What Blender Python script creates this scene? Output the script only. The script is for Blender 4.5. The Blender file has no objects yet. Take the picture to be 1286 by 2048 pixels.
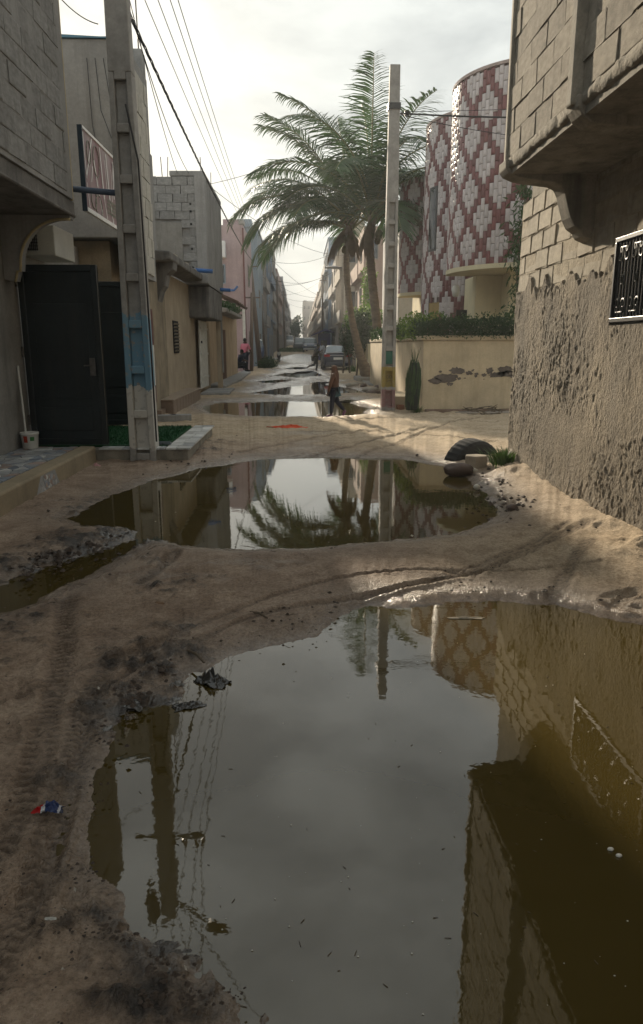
import bpy, bmesh, math, random
import numpy as np
from mathutils import Vector, Matrix
random.seed(7)
R = math.radians
scene = bpy.context.scene
C = scene.collection
# ------------------------------------------------------------------ camera
cd = bpy.data.cameras.new('camera'); cam = bpy.data.objects.new('camera', cd); C.objects.link(cam)
cd.sensor_fit = 'VERTICAL'; cd.sensor_height = 24; cd.lens = 24*1415/2048
cd.clip_start = 0.05; cd.clip_end = 6000
PITCH = math.atan(334/1415); YAW = math.atan(43*math.cos(PITCH)/1415)
cam.location = (0, 0, 1.5); cam.rotation_euler = (math.pi/2-PITCH, 0, -YAW)
scene.camera = cam
# ------------------------------------------------------------------ sky and sun
SUN_EL, SUN_AZ = 19.3, -16.0          # degrees; azimuth from the street axis (+Y), negative = left
w = bpy.data.worlds.new('World'); scene.world = w; w.use_nodes = True
nt = w.node_tree; nt.nodes.clear()
def N(t, **k):
    n = nt.nodes.new(t)
    for a, b in k.items(): setattr(n, a, b)
    return n
sky = N('ShaderNodeTexSky', sky_type='NISHITA', sun_disc=False)
sky.sun_elevation = R(SUN_EL); sky.sun_rotation = R(SUN_AZ); sky.dust_density = 3.0; sky.air_density = 1.2
bg1 = N('ShaderNodeBackground'); bg1.inputs[1].default_value = 0.04
nt.links.new(sky.outputs[0], bg1.inputs[0])
tc = N('ShaderNodeTexCoord'); mp = N('ShaderNodeMapping'); mp.inputs['Scale'].default_value = (1.0, 1.0, 2.6)
nz = N('ShaderNodeTexNoise'); nz.inputs['Scale'].default_value = 3.4; nz.inputs['Detail'].default_value = 7; nz.inputs['Roughness'].default_value = 0.55
nz.inputs['Distortion'].default_value = 0.3
rp = N('ShaderNodeValToRGB'); rp.color_ramp.elements[0].position = 0.34; rp.color_ramp.elements[1].position = 0.58
rp.color_ramp.elements[0].color = (0.46, 0.50, 0.51, 1); rp.color_ramp.elements[1].color = (0.82, 0.86, 0.83, 1)
nt.links.new(tc.outputs['Generated'], mp.inputs['Vector']); nt.links.new(mp.outputs[0], nz.inputs['Vector'])
nt.links.new(nz.outputs['Fac'], rp.inputs[0])
bg2 = N('ShaderNodeBackground'); bg2.inputs[1].default_value = 0.76
nt.links.new(rp.outputs[0], bg2.inputs[0])
mx = N('ShaderNodeMixShader'); mx.inputs[0].default_value = 0.90
wo = N('ShaderNodeOutputWorld')
nt.links.new(bg1.outputs[0], mx.inputs[1]); nt.links.new(bg2.outputs[0], mx.inputs[2]); nt.links.new(mx.outputs[0], wo.inputs[0])
sd = bpy.data.lights.new('sun', 'SUN'); so = bpy.data.objects.new('sun', sd); C.objects.link(so)
sd.energy = 5.0; sd.angle = R(1.0); sd.color = (1.0, 0.86, 0.66)
sdir = Vector((math.sin(R(SUN_AZ))*math.cos(R(SUN_EL)), math.cos(R(SUN_AZ))*math.cos(R(SUN_EL)), math.sin(R(SUN_EL))))
so.rotation_euler = sdir.to_track_quat('Z', 'Y').to_euler(); so.location = (-10, 30, 20)
vs = scene.view_settings
vs.view_transform = 'Standard'; vs.look = 'None'; vs.exposure = 0.60; vs.gamma = 1.0; vs.use_curve_mapping = False
scene.render.resolution_x = 643; scene.render.resolution_y = 1024

# ------------------------------------------------------------------ helpers
FW = Vector((math.sin(YAW)*math.cos(PITCH), math.cos(YAW)*math.cos(PITCH), -math.sin(PITCH)))
RT = Vector((math.cos(YAW), -math.sin(YAW), 0)); UP = RT.cross(FW)
def at(px, py, X=None, Y=None, Z=None):
    """surveying aid: the real-world point seen at a photo position, on a given plane"""
    r = FW*1415 + RT*(px-643) + UP*(1024-py)
    if X is not None: t = X/r.x
    elif Y is not None: t = Y/r.y
    else: t = (Z-1.5)/r.z
    return Vector((0, 0, 1.5)) + r*t
def rise(y): return 1.5*(1-math.exp(-max(0, y-60)/60))

def hsh(ix, iy, s):
    h = (ix*374761393 + iy*668265263 + s*974634777) & 0xFFFFFFFF
    h = ((h ^ (h >> 13))*1274126177) & 0xFFFFFFFF
    return ((h ^ (h >> 16)) & 0xFFFF)/65535.0
def vn(x, y, s=0):
    xi = np.floor(x).astype(np.int64); yi = np.floor(y).astype(np.int64)
    fx = x-xi; fy = y-yi; fx = fx*fx*(3-2*fx); fy = fy*fy*(3-2*fy)
    a = hsh(xi, yi, s); b = hsh(xi+1, yi, s); c = hsh(xi, yi+1, s); d = hsh(xi+1, yi+1, s)
    return (a*(1-fx)+b*fx)*(1-fy) + (c*(1-fx)+d*fx)*fy
def fbm(x, y, o=4, s=0, g=0.5):
    t = 0; a = 1; n = 0
    for i in range(o):
        t = t + a*vn(x, y, s+i*17); n += a; a *= g; x = x*2.03+3.1; y = y*2.03+1.7
    return t/n*2-1

# ---- materials
MT = {}
def mat(name, col, rough=0.85, var=0.25, scale=3.0, bump=0.25, bscale=40, col2=None, streak=0.0, rand=0.0, metal=0.0, spec=0.35, stretch=(1, 1, 1), bstretch=(1, 1, 1), bdist=0.01, scol=None, alpha=None, trans=0.0):
    if name in MT: return MT[name]
    m = bpy.data.materials.new(name); m.use_nodes = True; t = m.node_tree; n = t.nodes; L = t.links
    p = n['Principled BSDF']; p.inputs['Roughness'].default_value = rough; p.inputs['Metallic'].default_value = metal
    p.inputs['Specular IOR Level'].default_value = spec
    tcn = n.new('ShaderNodeTexCoord'); oi = n.new('ShaderNodeObjectInfo')
    mu = n.new('ShaderNodeMath'); mu.operation = 'MULTIPLY'; mu.inputs[1].default_value = 37.0 if rand else 0.0
    L.new(oi.outputs['Random'], mu.inputs[0])
    def noise(sc, st, det=6, ro=0.6):
        mp_ = n.new('ShaderNodeMapping'); mp_.inputs['Scale'].default_value = st; L.new(tcn.outputs['Object'], mp_.inputs[0])
        q = n.new('ShaderNodeTexNoise'); q.noise_dimensions = '4D'; q.inputs['Scale'].default_value = sc
        q.inputs['Detail'].default_value = det; q.inputs['Roughness'].default_value = ro
        L.new(mp_.outputs[0], q.inputs['Vector']); L.new(mu.outputs[0], q.inputs['W']); return q
    c2 = col2 or tuple(c*(1-var) for c in col)
    c1 = tuple(min(1, c*(1+var*0.5)) for c in col) if not col2 else col
    q = noise(scale, stretch)
    r = n.new('ShaderNodeValToRGB'); r.color_ramp.elements[0].position = 0.32; r.color_ramp.elements[1].position = 0.68
    r.color_ramp.elements[0].color = (*c2, 1); r.color_ramp.elements[1].color = (*c1, 1)
    L.new(q.outputs['Fac'], r.inputs[0]); out = r.outputs[0]
    # fine grain
    q2 = noise(scale*14, stretch, 4, 0.7); mxg = n.new('ShaderNodeMix'); mxg.data_type = 'RGBA'; mxg.blend_type = 'MULTIPLY'; mxg.inputs[0].default_value = min(1, var*1.4)
    g = n.new('ShaderNodeValToRGB'); g.color_ramp.elements[0].position = 0.3; g.color_ramp.elements[0].color = (0.55, 0.55, 0.55, 1); g.color_ramp.elements[1].position = 0.65
    L.new(q2.outputs['Fac'], g.inputs[0]); L.new(out, mxg.inputs[6]); L.new(g.outputs[0], mxg.inputs[7]); out = mxg.outputs[2]
    if streak:
        q3 = noise(1.0, (5.5, 5.5, 0.45), 5, 0.65); r3 = n.new('ShaderNodeValToRGB'); r3.color_ramp.elements[0].position = 0.5; r3.color_ramp.elements[1].position = 0.72
        r3.color_ramp.elements[0].color = (0, 0, 0, 1); r3.color_ramp.elements[1].color = (streak, streak, streak, 1)
        L.new(q3.outputs['Fac'], r3.inputs[0]); ms = n.new('ShaderNodeMix'); ms.data_type = 'RGBA'
        L.new(r3.outputs[0], ms.inputs[0]); L.new(out, ms.inputs[6]); ms.inputs[7].default_value = (*(scol or tuple(c*0.3 for c in col)), 1); out = ms.outputs[2]
    if rand:
        hs = n.new('ShaderNodeHueSaturation'); mr = n.new('ShaderNodeMapRange'); mr.inputs[3].default_value = 1-rand; mr.inputs[4].default_value = 1+rand
        L.new(oi.outputs['Random'], mr.inputs[0]); L.new(mr.outputs[0], hs.inputs['Value']); L.new(out, hs.inputs['Color']); out = hs.outputs[0]
    L.new(out, p.inputs['Base Color'])
    if bump:
        qb = noise(bscale, bstretch, 5, 0.65); b = n.new('ShaderNodeBump'); b.inputs['Strength'].default_value = bump; b.inputs['Distance'].default_value = bdist
        L.new(qb.outputs['Fac'], b.inputs['Height']); L.new(b.outputs[0], p.inputs['Normal'])
    if trans:
        tr = n.new('ShaderNodeBsdfTranslucent'); L.new(out, tr.inputs[0]); ad = n.new('ShaderNodeMixShader'); ad.inputs[0].default_value = trans
        L.new(p.outputs[0], ad.inputs[1]); L.new(tr.outputs[0], ad.inputs[2]); L.new(ad.outputs[0], n['Material Output'].inputs[0])
    MT[name] = m
    return m

# ---- objects
def obj(name, me, m=None, parent=None, kind=None):
    o = bpy.data.objects.new(name, me); C.objects.link(o)
    if m and not me.materials: me.materials.append(m)
    if parent is not None:
        o.parent = parent; o.matrix_parent_inverse = Matrix.Translation(-Vector(parent.get('_b', (0, 0, 0))))
        o['_b'] = list(parent.get('_b', (0, 0, 0))) if False else (0, 0, 0)
    if kind: o['kind'] = kind
    return o
def tag(o, label, cat, group=None, kind=None):
    o['label'] = label; o['category'] = cat
    if group: o['group'] = group
    if kind: o['kind'] = kind
    return o
def thing(name, label, cat, loc=(0, 0, 0), group=None):
    o = bpy.data.objects.new(name, None); C.objects.link(o); o.location = loc; o['_b'] = tuple(loc); o.empty_display_size = 0.2
    return tag(o, label, cat, group)
class MB:
    def __init__(s): s.v = []; s.f = []
    def add(s, v, f):
        b = len(s.v); s.v += [tuple(p) for p in v]; s.f += [tuple(i+b for i in q) for q in f]; return s
    def box(s, x0, x1, y0, y1, z0, z1):
        return s.add([(x0, y0, z0), (x1, y0, z0), (x1, y1, z0), (x0, y1, z0), (x0, y0, z1), (x1, y0, z1), (x1, y1, z1), (x0, y1, z1)],
                     [(0, 3, 2, 1), (4, 5, 6, 7), (0, 1, 5, 4), (1, 2, 6, 5), (2, 3, 7, 6), (3, 0, 4, 7)])
    def obox(s, c, ax, ay, az):
        c = Vector(c); ax = Vector(ax); ay = Vector(ay); az = Vector(az)
        return s.add([c+ax*i+ay*j+az*k for k in (-1, 1) for i, j in ((-1, -1), (1, -1), (1, 1), (-1, 1))],
                     [(0, 3, 2, 1), (4, 5, 6, 7), (0, 1, 5, 4), (1, 2, 6, 5), (2, 3, 7, 6), (3, 0, 4, 7)])
    def prism(s, poly, axis, a, b):
        n = len(poly)
        def mk(p, t):
            return {'x': (t, p[0], p[1]), 'y': (p[0], t, p[1]), 'z': (p[0], p[1], t)}[axis]
        return s.add([mk(p, a) for p in poly]+[mk(p, b) for p in poly],
                     [tuple(range(n))[::-1], tuple(range(n, 2*n))]+[(i, (i+1) % n, n+(i+1) % n, n+i) for i in range(n)])
    def tube(s, pts, rad, n=8, cap=True):
        pts = [Vector(p) for p in pts]; k = len(pts)
        if not hasattr(rad, '__len__'): rad = [rad]*k
        v = []; up = None
        for i, p in enumerate(pts):
            d = (pts[min(i+1, k-1)]-pts[max(i-1, 0)]).normalized()
            if up is None:
                up = d.cross(Vector((0.3, 0.9, 0.2))).normalized()
            else:
                up = (up-d*up.dot(d)).normalized()
            sd_ = d.cross(up)
            for j in range(n):
                a = 2*math.pi*j/n; v.append(p+(up*math.cos(a)+sd_*math.sin(a))*rad[i])
        f = [(i*n+j, i*n+(j+1) % n, (i+1)*n+(j+1) % n, (i+1)*n+j) for i in range(k-1) for j in range(n)]
        if cap: f += [tuple(range(n))[::-1], tuple(range((k-1)*n, k*n))]
        return s.add(v, f)
    def lathe(s, c, prof, n=16, squash=1.0):
        v = [(c[0]+r*math.cos(2*math.pi*j/n), c[1]+r*math.sin(2*math.pi*j/n)*squash, c[2]+z) for r, z in prof for j in range(n)]
        k = len(prof)
        return s.add(v, [(i*n+j, i*n+(j+1) % n, (i+1)*n+(j+1) % n, (i+1)*n+j) for i in range(k-1) for j in range(n)]+[tuple(range(n))[::-1], tuple(range((k-1)*n, k*n))])
    def mesh(s, name='m', smooth=False):
        me = bpy.data.meshes.new(name); me.from_pydata(s.v, [], s.f); me.update()
        if smooth: me.polygons.foreach_set('use_smooth', [True]*len(me.polygons))
        return me
    def build(s, name, m, parent=None, smooth=False, bevel=0.0, kind=None):
        o = obj(name, s.mesh(name, smooth), m, parent, kind)
        if bevel:
            b = o.modifiers.new('bevel', 'BEVEL'); b.width = bevel; b.segments = 2; b.limit_method = 'ANGLE'
        return o
def npmesh(name, V, F, m, parent=None, smooth=True, kind=None):
    me = bpy.data.meshes.new(name); V = np.asarray(V, dtype=np.float32); F = np.asarray(F, dtype=np.int32)
    k = F.shape[1]
    me.vertices.add(len(V)); me.vertices.foreach_set('co', V.ravel())
    me.loops.add(F.size); me.loops.foreach_set('vertex_index', F.ravel())
    me.polygons.add(len(F)); me.polygons.foreach_set('loop_start', np.arange(0, F.size, k, dtype=np.int32))
    try: me.polygons.foreach_set('loop_total', np.full(len(F), k, dtype=np.int32))
    except Exception: pass
    me.update(calc_edges=True)
    if smooth: me.polygons.foreach_set('use_smooth', np.ones(len(F), dtype=bool))
    return obj(name, me, m, parent, kind)
def gridfaces(nr, nc):
    i = np.arange(nr*nc).reshape(nr, nc)
    return np.stack([i[:-1, :-1], i[:-1, 1:], i[1:, 1:], i[1:, :-1]], -1).reshape(-1, 4)
# unit blocks (three worn variants), scaled per instance
def block_mesh(seed, ch=0.03):
    rr = random.Random(seed); bm = bmesh.new(); bmesh.ops.create_cube(bm, size=1.0)
    bmesh.ops.bevel(bm, geom=bm.edges[:]+bm.verts[:], offset=ch, segments=1, affect='EDGES')
    for v in bm.verts: v.co += Vector((rr.uniform(-1, 1)*0.06, rr.uniform(-1, 1)*0.02, rr.uniform(-1, 1)*0.04))
    me = bpy.data.meshes.new('block'); bm.to_mesh(me); bm.free(); return me
def brick_wall(parent, m, axis, plane, u0, u1, z0, z1, bl=0.4, bh=0.2, th=0.05, joint=0.014, skip=None, jit=0.008, name='block', seed=1, course_tilt=0.0):
    """blocks proud of a wall face; axis 'x' = wall faces x (runs along y), 'y' = faces y"""
    rr = random.Random(seed); ms = [block_mesh(seed*10+i) for i in range(3)]
    for q in ms: q.materials.append(m)
    nrow = int(round((z1-z0)/bh)); n = 0
    for r_ in range(nrow):
        u = u0-(bl/2 if r_ % 2 else 0)-rr.uniform(0, 0.05)
        while u < u1:
            a = max(u, u0); b = min(u+bl, u1); u += bl
            if b-a < 0.06: continue
            zc = z0+(r_+0.5)*bh; uc = (a+b)/2
            if skip and skip(uc, zc): continue
            o = bpy.data.objects.new(name, ms[rr.randrange(3)]); C.objects.link(o)
            off = rr.uniform(-jit, jit)
            if axis == 'x': o.location = (plane+off, uc, zc); o.scale = (th, b-a-joint, bh-joint)
            else: o.location = (uc, plane+off, zc); o.scale = (th, b-a-joint, bh-joint); o.rotation_euler = (0, 0, math.pi/2)
            o.rotation_euler[0] += rr.uniform(-0.01, 0.01)
            o.parent = parent; o.matrix_parent_inverse = Matrix.Translation(-Vector(parent.get('_b', (0, 0, 0)))); n += 1
    return n
def put(me, name, parent, loc, scale=(1, 1, 1), rot=(0, 0, 0)):
    o = bpy.data.objects.new(name, me); C.objects.link(o); o.location = loc; o.scale = scale; o.rotation_euler = rot
    o.parent = parent
    if parent: o.matrix_parent_inverse = Matrix.Translation(-Vector(parent.get('_b', (0, 0, 0))))
    return o
def grille_window(parent, axis, plane, u0, u1, z0, z1, sgn, fm, pm, bars=0, t=0.05, name='window'):
    """window part (frame) with pane sub-part; sgn = outward direction"""
    f = MB(); w_ = 0.05
    def bx(a, b, c, d, p0, p1, q=f):
        lo, hi = sorted((plane+sgn*p0, plane+sgn*p1))
        if axis == 'x': q.box(lo, hi, a, b, c, d)
        else: q.box(a, b, lo, hi, c, d)
    bx(u0, u0+w_, z0, z1, 0, t); bx(u1-w_, u1, z0, z1, 0, t); bx(u0+w_, u1-w_, z0, z0+w_, 0, t); bx(u0+w_, u1-w_, z1-w_, z1, 0, t)
    for i in range(bars):
        c = u0+w_+(u1-u0-2*w_)*(i+1)/(bars+1); bx(c-0.012, c+0.012, z0+w_, z1-w_, 0.01, t-0.01)
    o = f.build(name, fm, parent); g = MB(); bx(u0+w_-0.001, u1-w_+0.001, z0+w_-0.001, z1-w_+0.001, 0.002, 0.008, g); g.build('pane', pm, o)
    return o
# ------------------------------------------------------------------ ground sheet and puddles
PUD = {
 'near': ([(345,1395),(372,1352),(440,1320),(520,1300),(590,1285),(640,1265),(700,1228),(740,1214),(850,1214),(900,1203),(1000,1203),(1110,1212),(1220,1235),(1290,1250),(1420,1290),(1900,1500),(1900,2300),(580,2300),(490,2048),(445,1990),(385,1935),(310,1905),(262,1850),(235,1780),(190,1740),(180,1690),(185,1560),(200,1490),(235,1420),(300,1402)], -0.02),
 'mid': ([(525,918),(640,915),(800,917),(900,935),(960,970),(1000,1020),(985,1045),(900,1068),(800,1080),(700,1088),(600,1098),(470,1100),(380,1092),(330,1085),(290,1082),(262,1100),(190,1143),(110,1186),(0,1228),(-80,1258),(-80,1205),(0,1170),(90,1132),(190,1101),(255,1081),(262,1066),(240,1058),(170,1052),(130,1038),(200,1000),(290,965),(400,937)], -0.02),
 'far': ([(402,815),(440,804),(560,800),(690,803),(737,816),(722,831),(650,836),(520,836),(430,829)], -0.02),
 'far2': ([(488,787),(540,779),(590,770),(640,767),(700,776),(735,786),(650,792),(560,793)], -0.02),
 'far3': ([(540,752),(575,744),(630,742),(650,752),(600,757)], -0.02),
 'far4': ([(560,736),(600,732),(625,737),(590,741)], -0.02),
 'fara': ([(498,764),(535,759),(570,757),(592,762),(540,768)], -0.02),
 'farb': ([(618,764),(650,761),(676,764),(655,768),(625,768)], -0.02),
 'farc': ([(585,749),(612,747),(640,738),(600,742)], -0.02),
 'fard': ([(640,800),(700,797),(728,801),(690,806)], -0.02),
 'far5': ([(552,723),(600,717),(648,722),(600,728)], -0.015),
}
POLY = {k: np.array([[*at(a, b, Z=z).xy] for a, b in pts]) for k, (pts, z) in PUD.items()}
def sdf(poly, X, Y):
    d = np.full(X.shape, 1e9); inside = np.zeros(X.shape, bool); n = len(poly)
    for i in range(n):
        a = poly[i]; b = poly[(i+1) % n]; e = b-a
        t = np.clip(((X-a[0])*e[0]+(Y-a[1])*e[1])/(e@e+1e-12), 0, 1)
        d = np.minimum(d, (X-a[0]-t*e[0])**2+(Y-a[1]-t*e[1])**2)
        c = ((a[1] > Y) != (b[1] > Y)) & (X < (b[0]-a[0])*(Y-a[1])/(b[1]-a[1]+1e-12)+a[0]); inside ^= c
    return np.where(inside, -1, 1)*np.sqrt(d)
def polyd(pts, X, Y):
    """distance to a polyline, signed side and arc length"""
    best = np.full(X.shape, 1e9); S = np.zeros(X.shape); U = np.zeros(X.shape); s0 = 0
    for a, b in zip(pts[:-1], pts[1:]):
        a = np.array(a); b = np.array(b); e = b-a; l = math.hypot(*e)
        t = np.clip(((X-a[0])*e[0]+(Y-a[1])*e[1])/(l*l), 0, 1)
        dx = X-a[0]-t*e[0]; dy = Y-a[1]-t*e[1]; d = np.sqrt(dx*dx+dy*dy); m = d < best
        best[m] = d[m]; S[m] = (s0+t*l)[m]; U[m] = (d*np.sign(e[0]*dy-e[1]*dx))[m]; s0 += l
    return best, S, U
def smooth_line(pp, n=8, z=0):
    w_ = [at(a, b, Z=z).xy for a, b in pp]; out = []
    for i in range(len(w_)-1):
        p0 = w_[max(i-1, 0)]; p1 = w_[i]; p2 = w_[i+1]; p3 = w_[min(i+2, len(w_)-1)]
        for j in range(n):
            t = j/n; out.append(tuple(0.5*((2*p1)+(p2-p0)*t+(2*p0-5*p1+4*p2-p3)*t*t+(3*p1-p0-3*p2+p3)*t**3)))
    out.append(tuple(w_[-1])); return out
TRACKS = [ # photo polyline, half width, depth, tread period, strength
 ([(-30,2010),(40,1850),(75,1740),(100,1660),(150,1480),(180,1400),(230,1340),(360,1290)], 0.045, 0.010, 0.036, 1.0),
 ([(-40,1760),(30,1660),(70,1560),(100,1440),(118,1370),(128,1330),(135,1200)], 0.055, 0.012, 0.045, 1.0),
 ([(60,1900),(110,1700),(150,1560),(190,1420),(215,1370)], 0.034, 0.008, 0.036, 0.9),
 ([(150,1420),(330,1320),(500,1246),(640,1212),(760,1190),(900,1165),(1010,1148)], 0.024, 0.012, 0.03, 0.5),
 ([(0,1425),(200,1345),(400,1262),(560,1200),(700,1165),(850,1152),(1010,1155),(1200,1140)], 0.022, 0.008, 0.03, 0.4),
 ([(940,1160),(1020,1130),(1120,1085),(1180,1060)], 0.05, 0.006, 0.03, 0.9),
 ([(860,1170),(960,1140),(1060,1100),(1130,1060)], 0.03, 0.005, 0.026, 0.9),
 ([(1060,1240),(1120,1180),(1150,1130),(1180,1100)], 0.05, 0.004, 0.03, 0.9),
 ([(480,910),(560,895),(640,880),(760,868)], 0.06, 0.012, 0.05, 0.8),
 ([(620,912),(700,900),(760,885),(850,860)], 0.05, 0.010, 0.05, 0.8),
 ([(700,915),(790,895),(870,862),(960,838)], 0.05, 0.010, 0.05, 0.8),
 ([(280,1180),(330,1140),(350,1110)], 0.05, 0.012, 0.03, 1.0),
 ([(640,850),(720,846),(830,840),(990,850)], 0.07, 0.012, 0.06, 0.8),
 ([(600,870),(760,872),(880,880),(990,890)], 0.06, 0.010, 0.06, 0.8),
]
def build_ground():
    xs = np.concatenate([[-900, -400, -150, -60, -25, -12, -7, -5, -4.2], np.arange(-3.62, -1.7, 0.02), np.arange(-1.7, 0.1, 0.008), np.arange(0.1, 3.0, 0.0165), np.arange(3.0, 6.6, 0.045), [7, 8, 10, 14, 25, 60, 150, 400, 900]])
    ys = [-400, -120, -40, -12, -5, -2, -0.5, 0.3]; y = 0.85
    while y < 60: ys.append(y); y += max(0.009, 0.0038*y)
    while y < 1800: ys.append(y); y *= 1.035
    ys = np.array(ys); X, Y = np.meshgrid(xs, ys)
    near = (Y < 80)
    H = 0.014*fbm(X*0.9, Y*0.7, 3, 5) + 0.006*fbm(X*4, Y*4, 3, 9) + 0.022
    D = np.full(X.shape, 9.0); lev = np.zeros(X.shape)-0.02
    for k, p in POLY.items():
        lo = p.min(0)-4; hi = p.max(0)+4
        m = (X > lo[0]) & (X < hi[0]) & (Y > lo[1]) & (Y < hi[1])
        d = np.full(X.shape, 9.0); d[m] = sdf(p, X[m], Y[m]); D = np.minimum(D, d)
    sc = np.clip(Y/12, 1, 3)
    Dn = D + (0.055*fbm(X*3.2, Y*3.2, 4, 31)+0.04*fbm(X*13, Y*13, 4, 33))*sc*np.exp(-np.abs(D)/0.5)
    rim = np.where(Dn > 0, 0.030*np.tanh(Dn/0.16)+0.02*np.tanh(Dn/0.9), np.maximum(0.22*Dn, -0.09))
    k_ = np.clip((Dn+0.0)/0.35, 0.15, 1)
    H = np.where(D < 8.5, -0.02 + rim + (H+0.0)*k_*np.where(Dn > 0, 1, 0.1), 0.05+H)
    # rise towards the wall feet on the right, a gentle slope on the left
    side = np.clip((X-1.75)/0.85, 0, 1.3)*np.clip((10.5-Y)/1.5, 0, 1)*np.clip((Y-3.2)/1.0, 0, 1)
    H += side**1.6*(0.045+0.04*fbm(X*2.5, Y*2.0, 3, 77)) + np.exp(-((X-2.62)/0.13)**2)*np.clip((8.9-Y)/0.3, 0, 1)*0.04*(1+1.3*fbm(Y*2.2, X*3, 3, 61))*(Y > 2)
    for hx, hy, hr, hh in ((2.4, 4.75, 0.22, 0.06), (2.5, 5.5, 0.15, 0.04), (2.15, 7.6, 0.22, 0.035), (2.45, 8.0, 0.25, 0.05), (-2.0, 5.5, 0.4, 0.02), (1.95, 6.9, 0.12, 0.025)):
        H += hh*np.exp(-((X-hx)**2+(Y-hy)**2)/hr**2)*(1+0.8*fbm(X*9, Y*9, 3, 3))
    dist = np.clip(Y/6, 0.6, 2.5)
    dry = np.clip((Dn-0.05)/0.5, 0, 1)
    # lumps and scuffs: foot-trodden sand
    H += near*dry*(np.where(Y > 9, 0.020, 0.014)*np.abs(fbm(X*6/dist, Y*5/dist, 4, 41))*dist + 0.008*fbm(X*26/dist, Y*22/dist, 3, 47)*dist)
    H += near*np.clip(Dn/0.06, 0, 1)*0.0034*fbm(X*45, Y*38, 3, 53)
    # ruts
    RUT_SHADE_WET = np.zeros(X.shape)
    for pp, hw, dep, per, st in TRACKS:
        pts = smooth_line(pp); a = np.array(pts); lo = a.min(0)-0.3; hi = a.max(0)+0.3
        m = (X > lo[0]) & (X < hi[0]) & (Y > lo[1]) & (Y < hi[1])
        if not m.any(): continue
        d, S, U = polyd(pts, X[m], Y[m]); wv = hw*(1+0.25*fbm(S*3, S*0+2, 2, 8))
        u = d/wv; prof = -np.exp(-u**4)+0.55*np.exp(-((u-1.5)/0.42)**2)
        tread = np.where(u < 1.05, np.sign(np.sin(2*math.pi*(S/per+0.55*u)))*0.45*st*np.clip(.55+1.6*fbm(S*9, U*22, 3, 505), 0, 1.2), 0)
        RUT_SHADE_WET[m] = np.maximum(RUT_SHADE_WET[m], np.exp(-u**4)*(.6+.6*(tread < 0)*st))
        H[m] += 2.2*dep*(prof+tread)*np.clip(Dn[m]/0.05, 0, 1)*(0.65+0.5*fbm(X[m]*2, Y[m]*2, 2, 19))
    # foot prints
    fr_ = np.random.RandomState(5); cnt = 0
    while cnt < 150:
        c = at(fr_.uniform(0, 1286), 850+fr_.rand()**1.2*1150, Z=0); a = fr_.rand()*6.28
        if abs(c.x) > 3: continue
        cnt += 1
        m = (np.abs(X-c.x) < .2) & (np.abs(Y-c.y) < .2)
        if not m.any(): continue
        u = (X[m]-c.x)*math.cos(a)+(Y[m]-c.y)*math.sin(a); v = -(X[m]-c.x)*math.sin(a)+(Y[m]-c.y)*math.cos(a); wd = .043+.012*np.tanh(u*12); q = (u/.12)**4+(v/wd)**4
        H[m] += (-.013*np.exp(-q)+.007*np.exp(-((np.sqrt(q)-1.25)/.35)**2))*np.clip(Dn[m]/.1, 0, 1)
    # churned black muck along the drains
    MU = np.zeros(X.shape)
    for (px, py), r, a in [((190,1090),0.34,1),((90,1120),0.30,.9),((250,1062),0.24,1),((60,1160),0.22,.7),((300,1330),0.20,.9),((260,1400),0.17,1),((225,1450),0.10,.7),((330,1290),0.16,.6),((330,1930),0.12,1),((300,1990),0.13,1),((380,2000),0.10,.9),((230,1870),0.07,.9),((190,1840),0.06,.8),((110,1850),0.06,.7),((150,1745),0.06,.5),((330,920),0.30,.9),((400,905),0.28,.7),((420,890),0.25,.5),((200,1010),0.30,.6),((380,1180),0.13,.7),((330,1190),0.12,.8),((110,1560),0.05,.6),((300,1130),0.12,.6),((1010,965),0.12,.35),((20,1260),0.2,.6),((40,1310),.14,.5)]:
        c = at(px, py, Z=0); MU = np.maximum(MU, a*np.exp(-(((X-c.x)**2+(Y-c.y)**2)/(r*1.45)**2)**1.5))
    mk = np.clip(MU*1.3+1.5*fbm(X*11, Y*11, 5, 91, .62)-0.55, 0, 1)*(MU > 0.03)
    H += near*mk*(0.042*np.abs(fbm(X*13, Y*13, 4, 95))+0.026*np.abs(fbm(X*34, Y*34, 3, 97)))*np.clip((Dn+0.12)/0.12, 0, 1)
    H += np.where(Y > 60, 1.5*(1-np.exp(-np.maximum(0, Y-60)/60)), 0)
    H[:, (xs < -5) | (xs > 12)] = np.maximum(H[:, (xs < -5) | (xs > 12)], 0.0)
    V = np.stack([X, Y, H], -1).reshape(-1, 3)
    o = npmesh('ground', V, gridfaces(len(ys), len(xs)), None, smooth=True, kind='structure')
    wet = np.exp(-np.maximum(Dn, 0)/np.where(Y < 14, 0.30, 0.7))
    wet = np.maximum(wet, np.clip(1.4-np.abs(X+0.2)/np.where(Y < 21, 1.25, 1.8)+0.9*fbm(X*0.8, Y*0.30, 4, 23), 0, 1)*np.clip((Y-14.3)/1.5, 0, 1)*np.clip((75-Y)/20, 0, 1))
    # a damp film over the saddle between the two near puddles and by the platform
    wet = np.maximum(wet, 0.65*np.clip(1-np.abs(X-0.05)/1.2, 0, 1)*((Y > 9) & (Y < 12.2))*np.clip(0.7+fbm(X*1.5, Y*1.5, 3, 29), 0, 1))
    damp = np.clip(1.05-np.maximum(X-0.2, 0)/1.5 + 0.35*fbm(X*1.3, Y*1.1, 4, 27), 0, 1)*np.where(Y < 9.6, 1, np.clip(1-(Y-9.6)/2.5, 0, 1))
    damp = np.maximum(damp, 0.9*np.exp(-np.maximum(Dn, 0)/0.5))
    lsh = np.exp(-((X+0.62)/0.42)**2-((Y-2.75)/1.0)**2)*np.clip(.75+.9*fbm(X*5, Y*5, 4, 401), 0, 1); wet = np.maximum(wet, lsh*.95)
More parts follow.
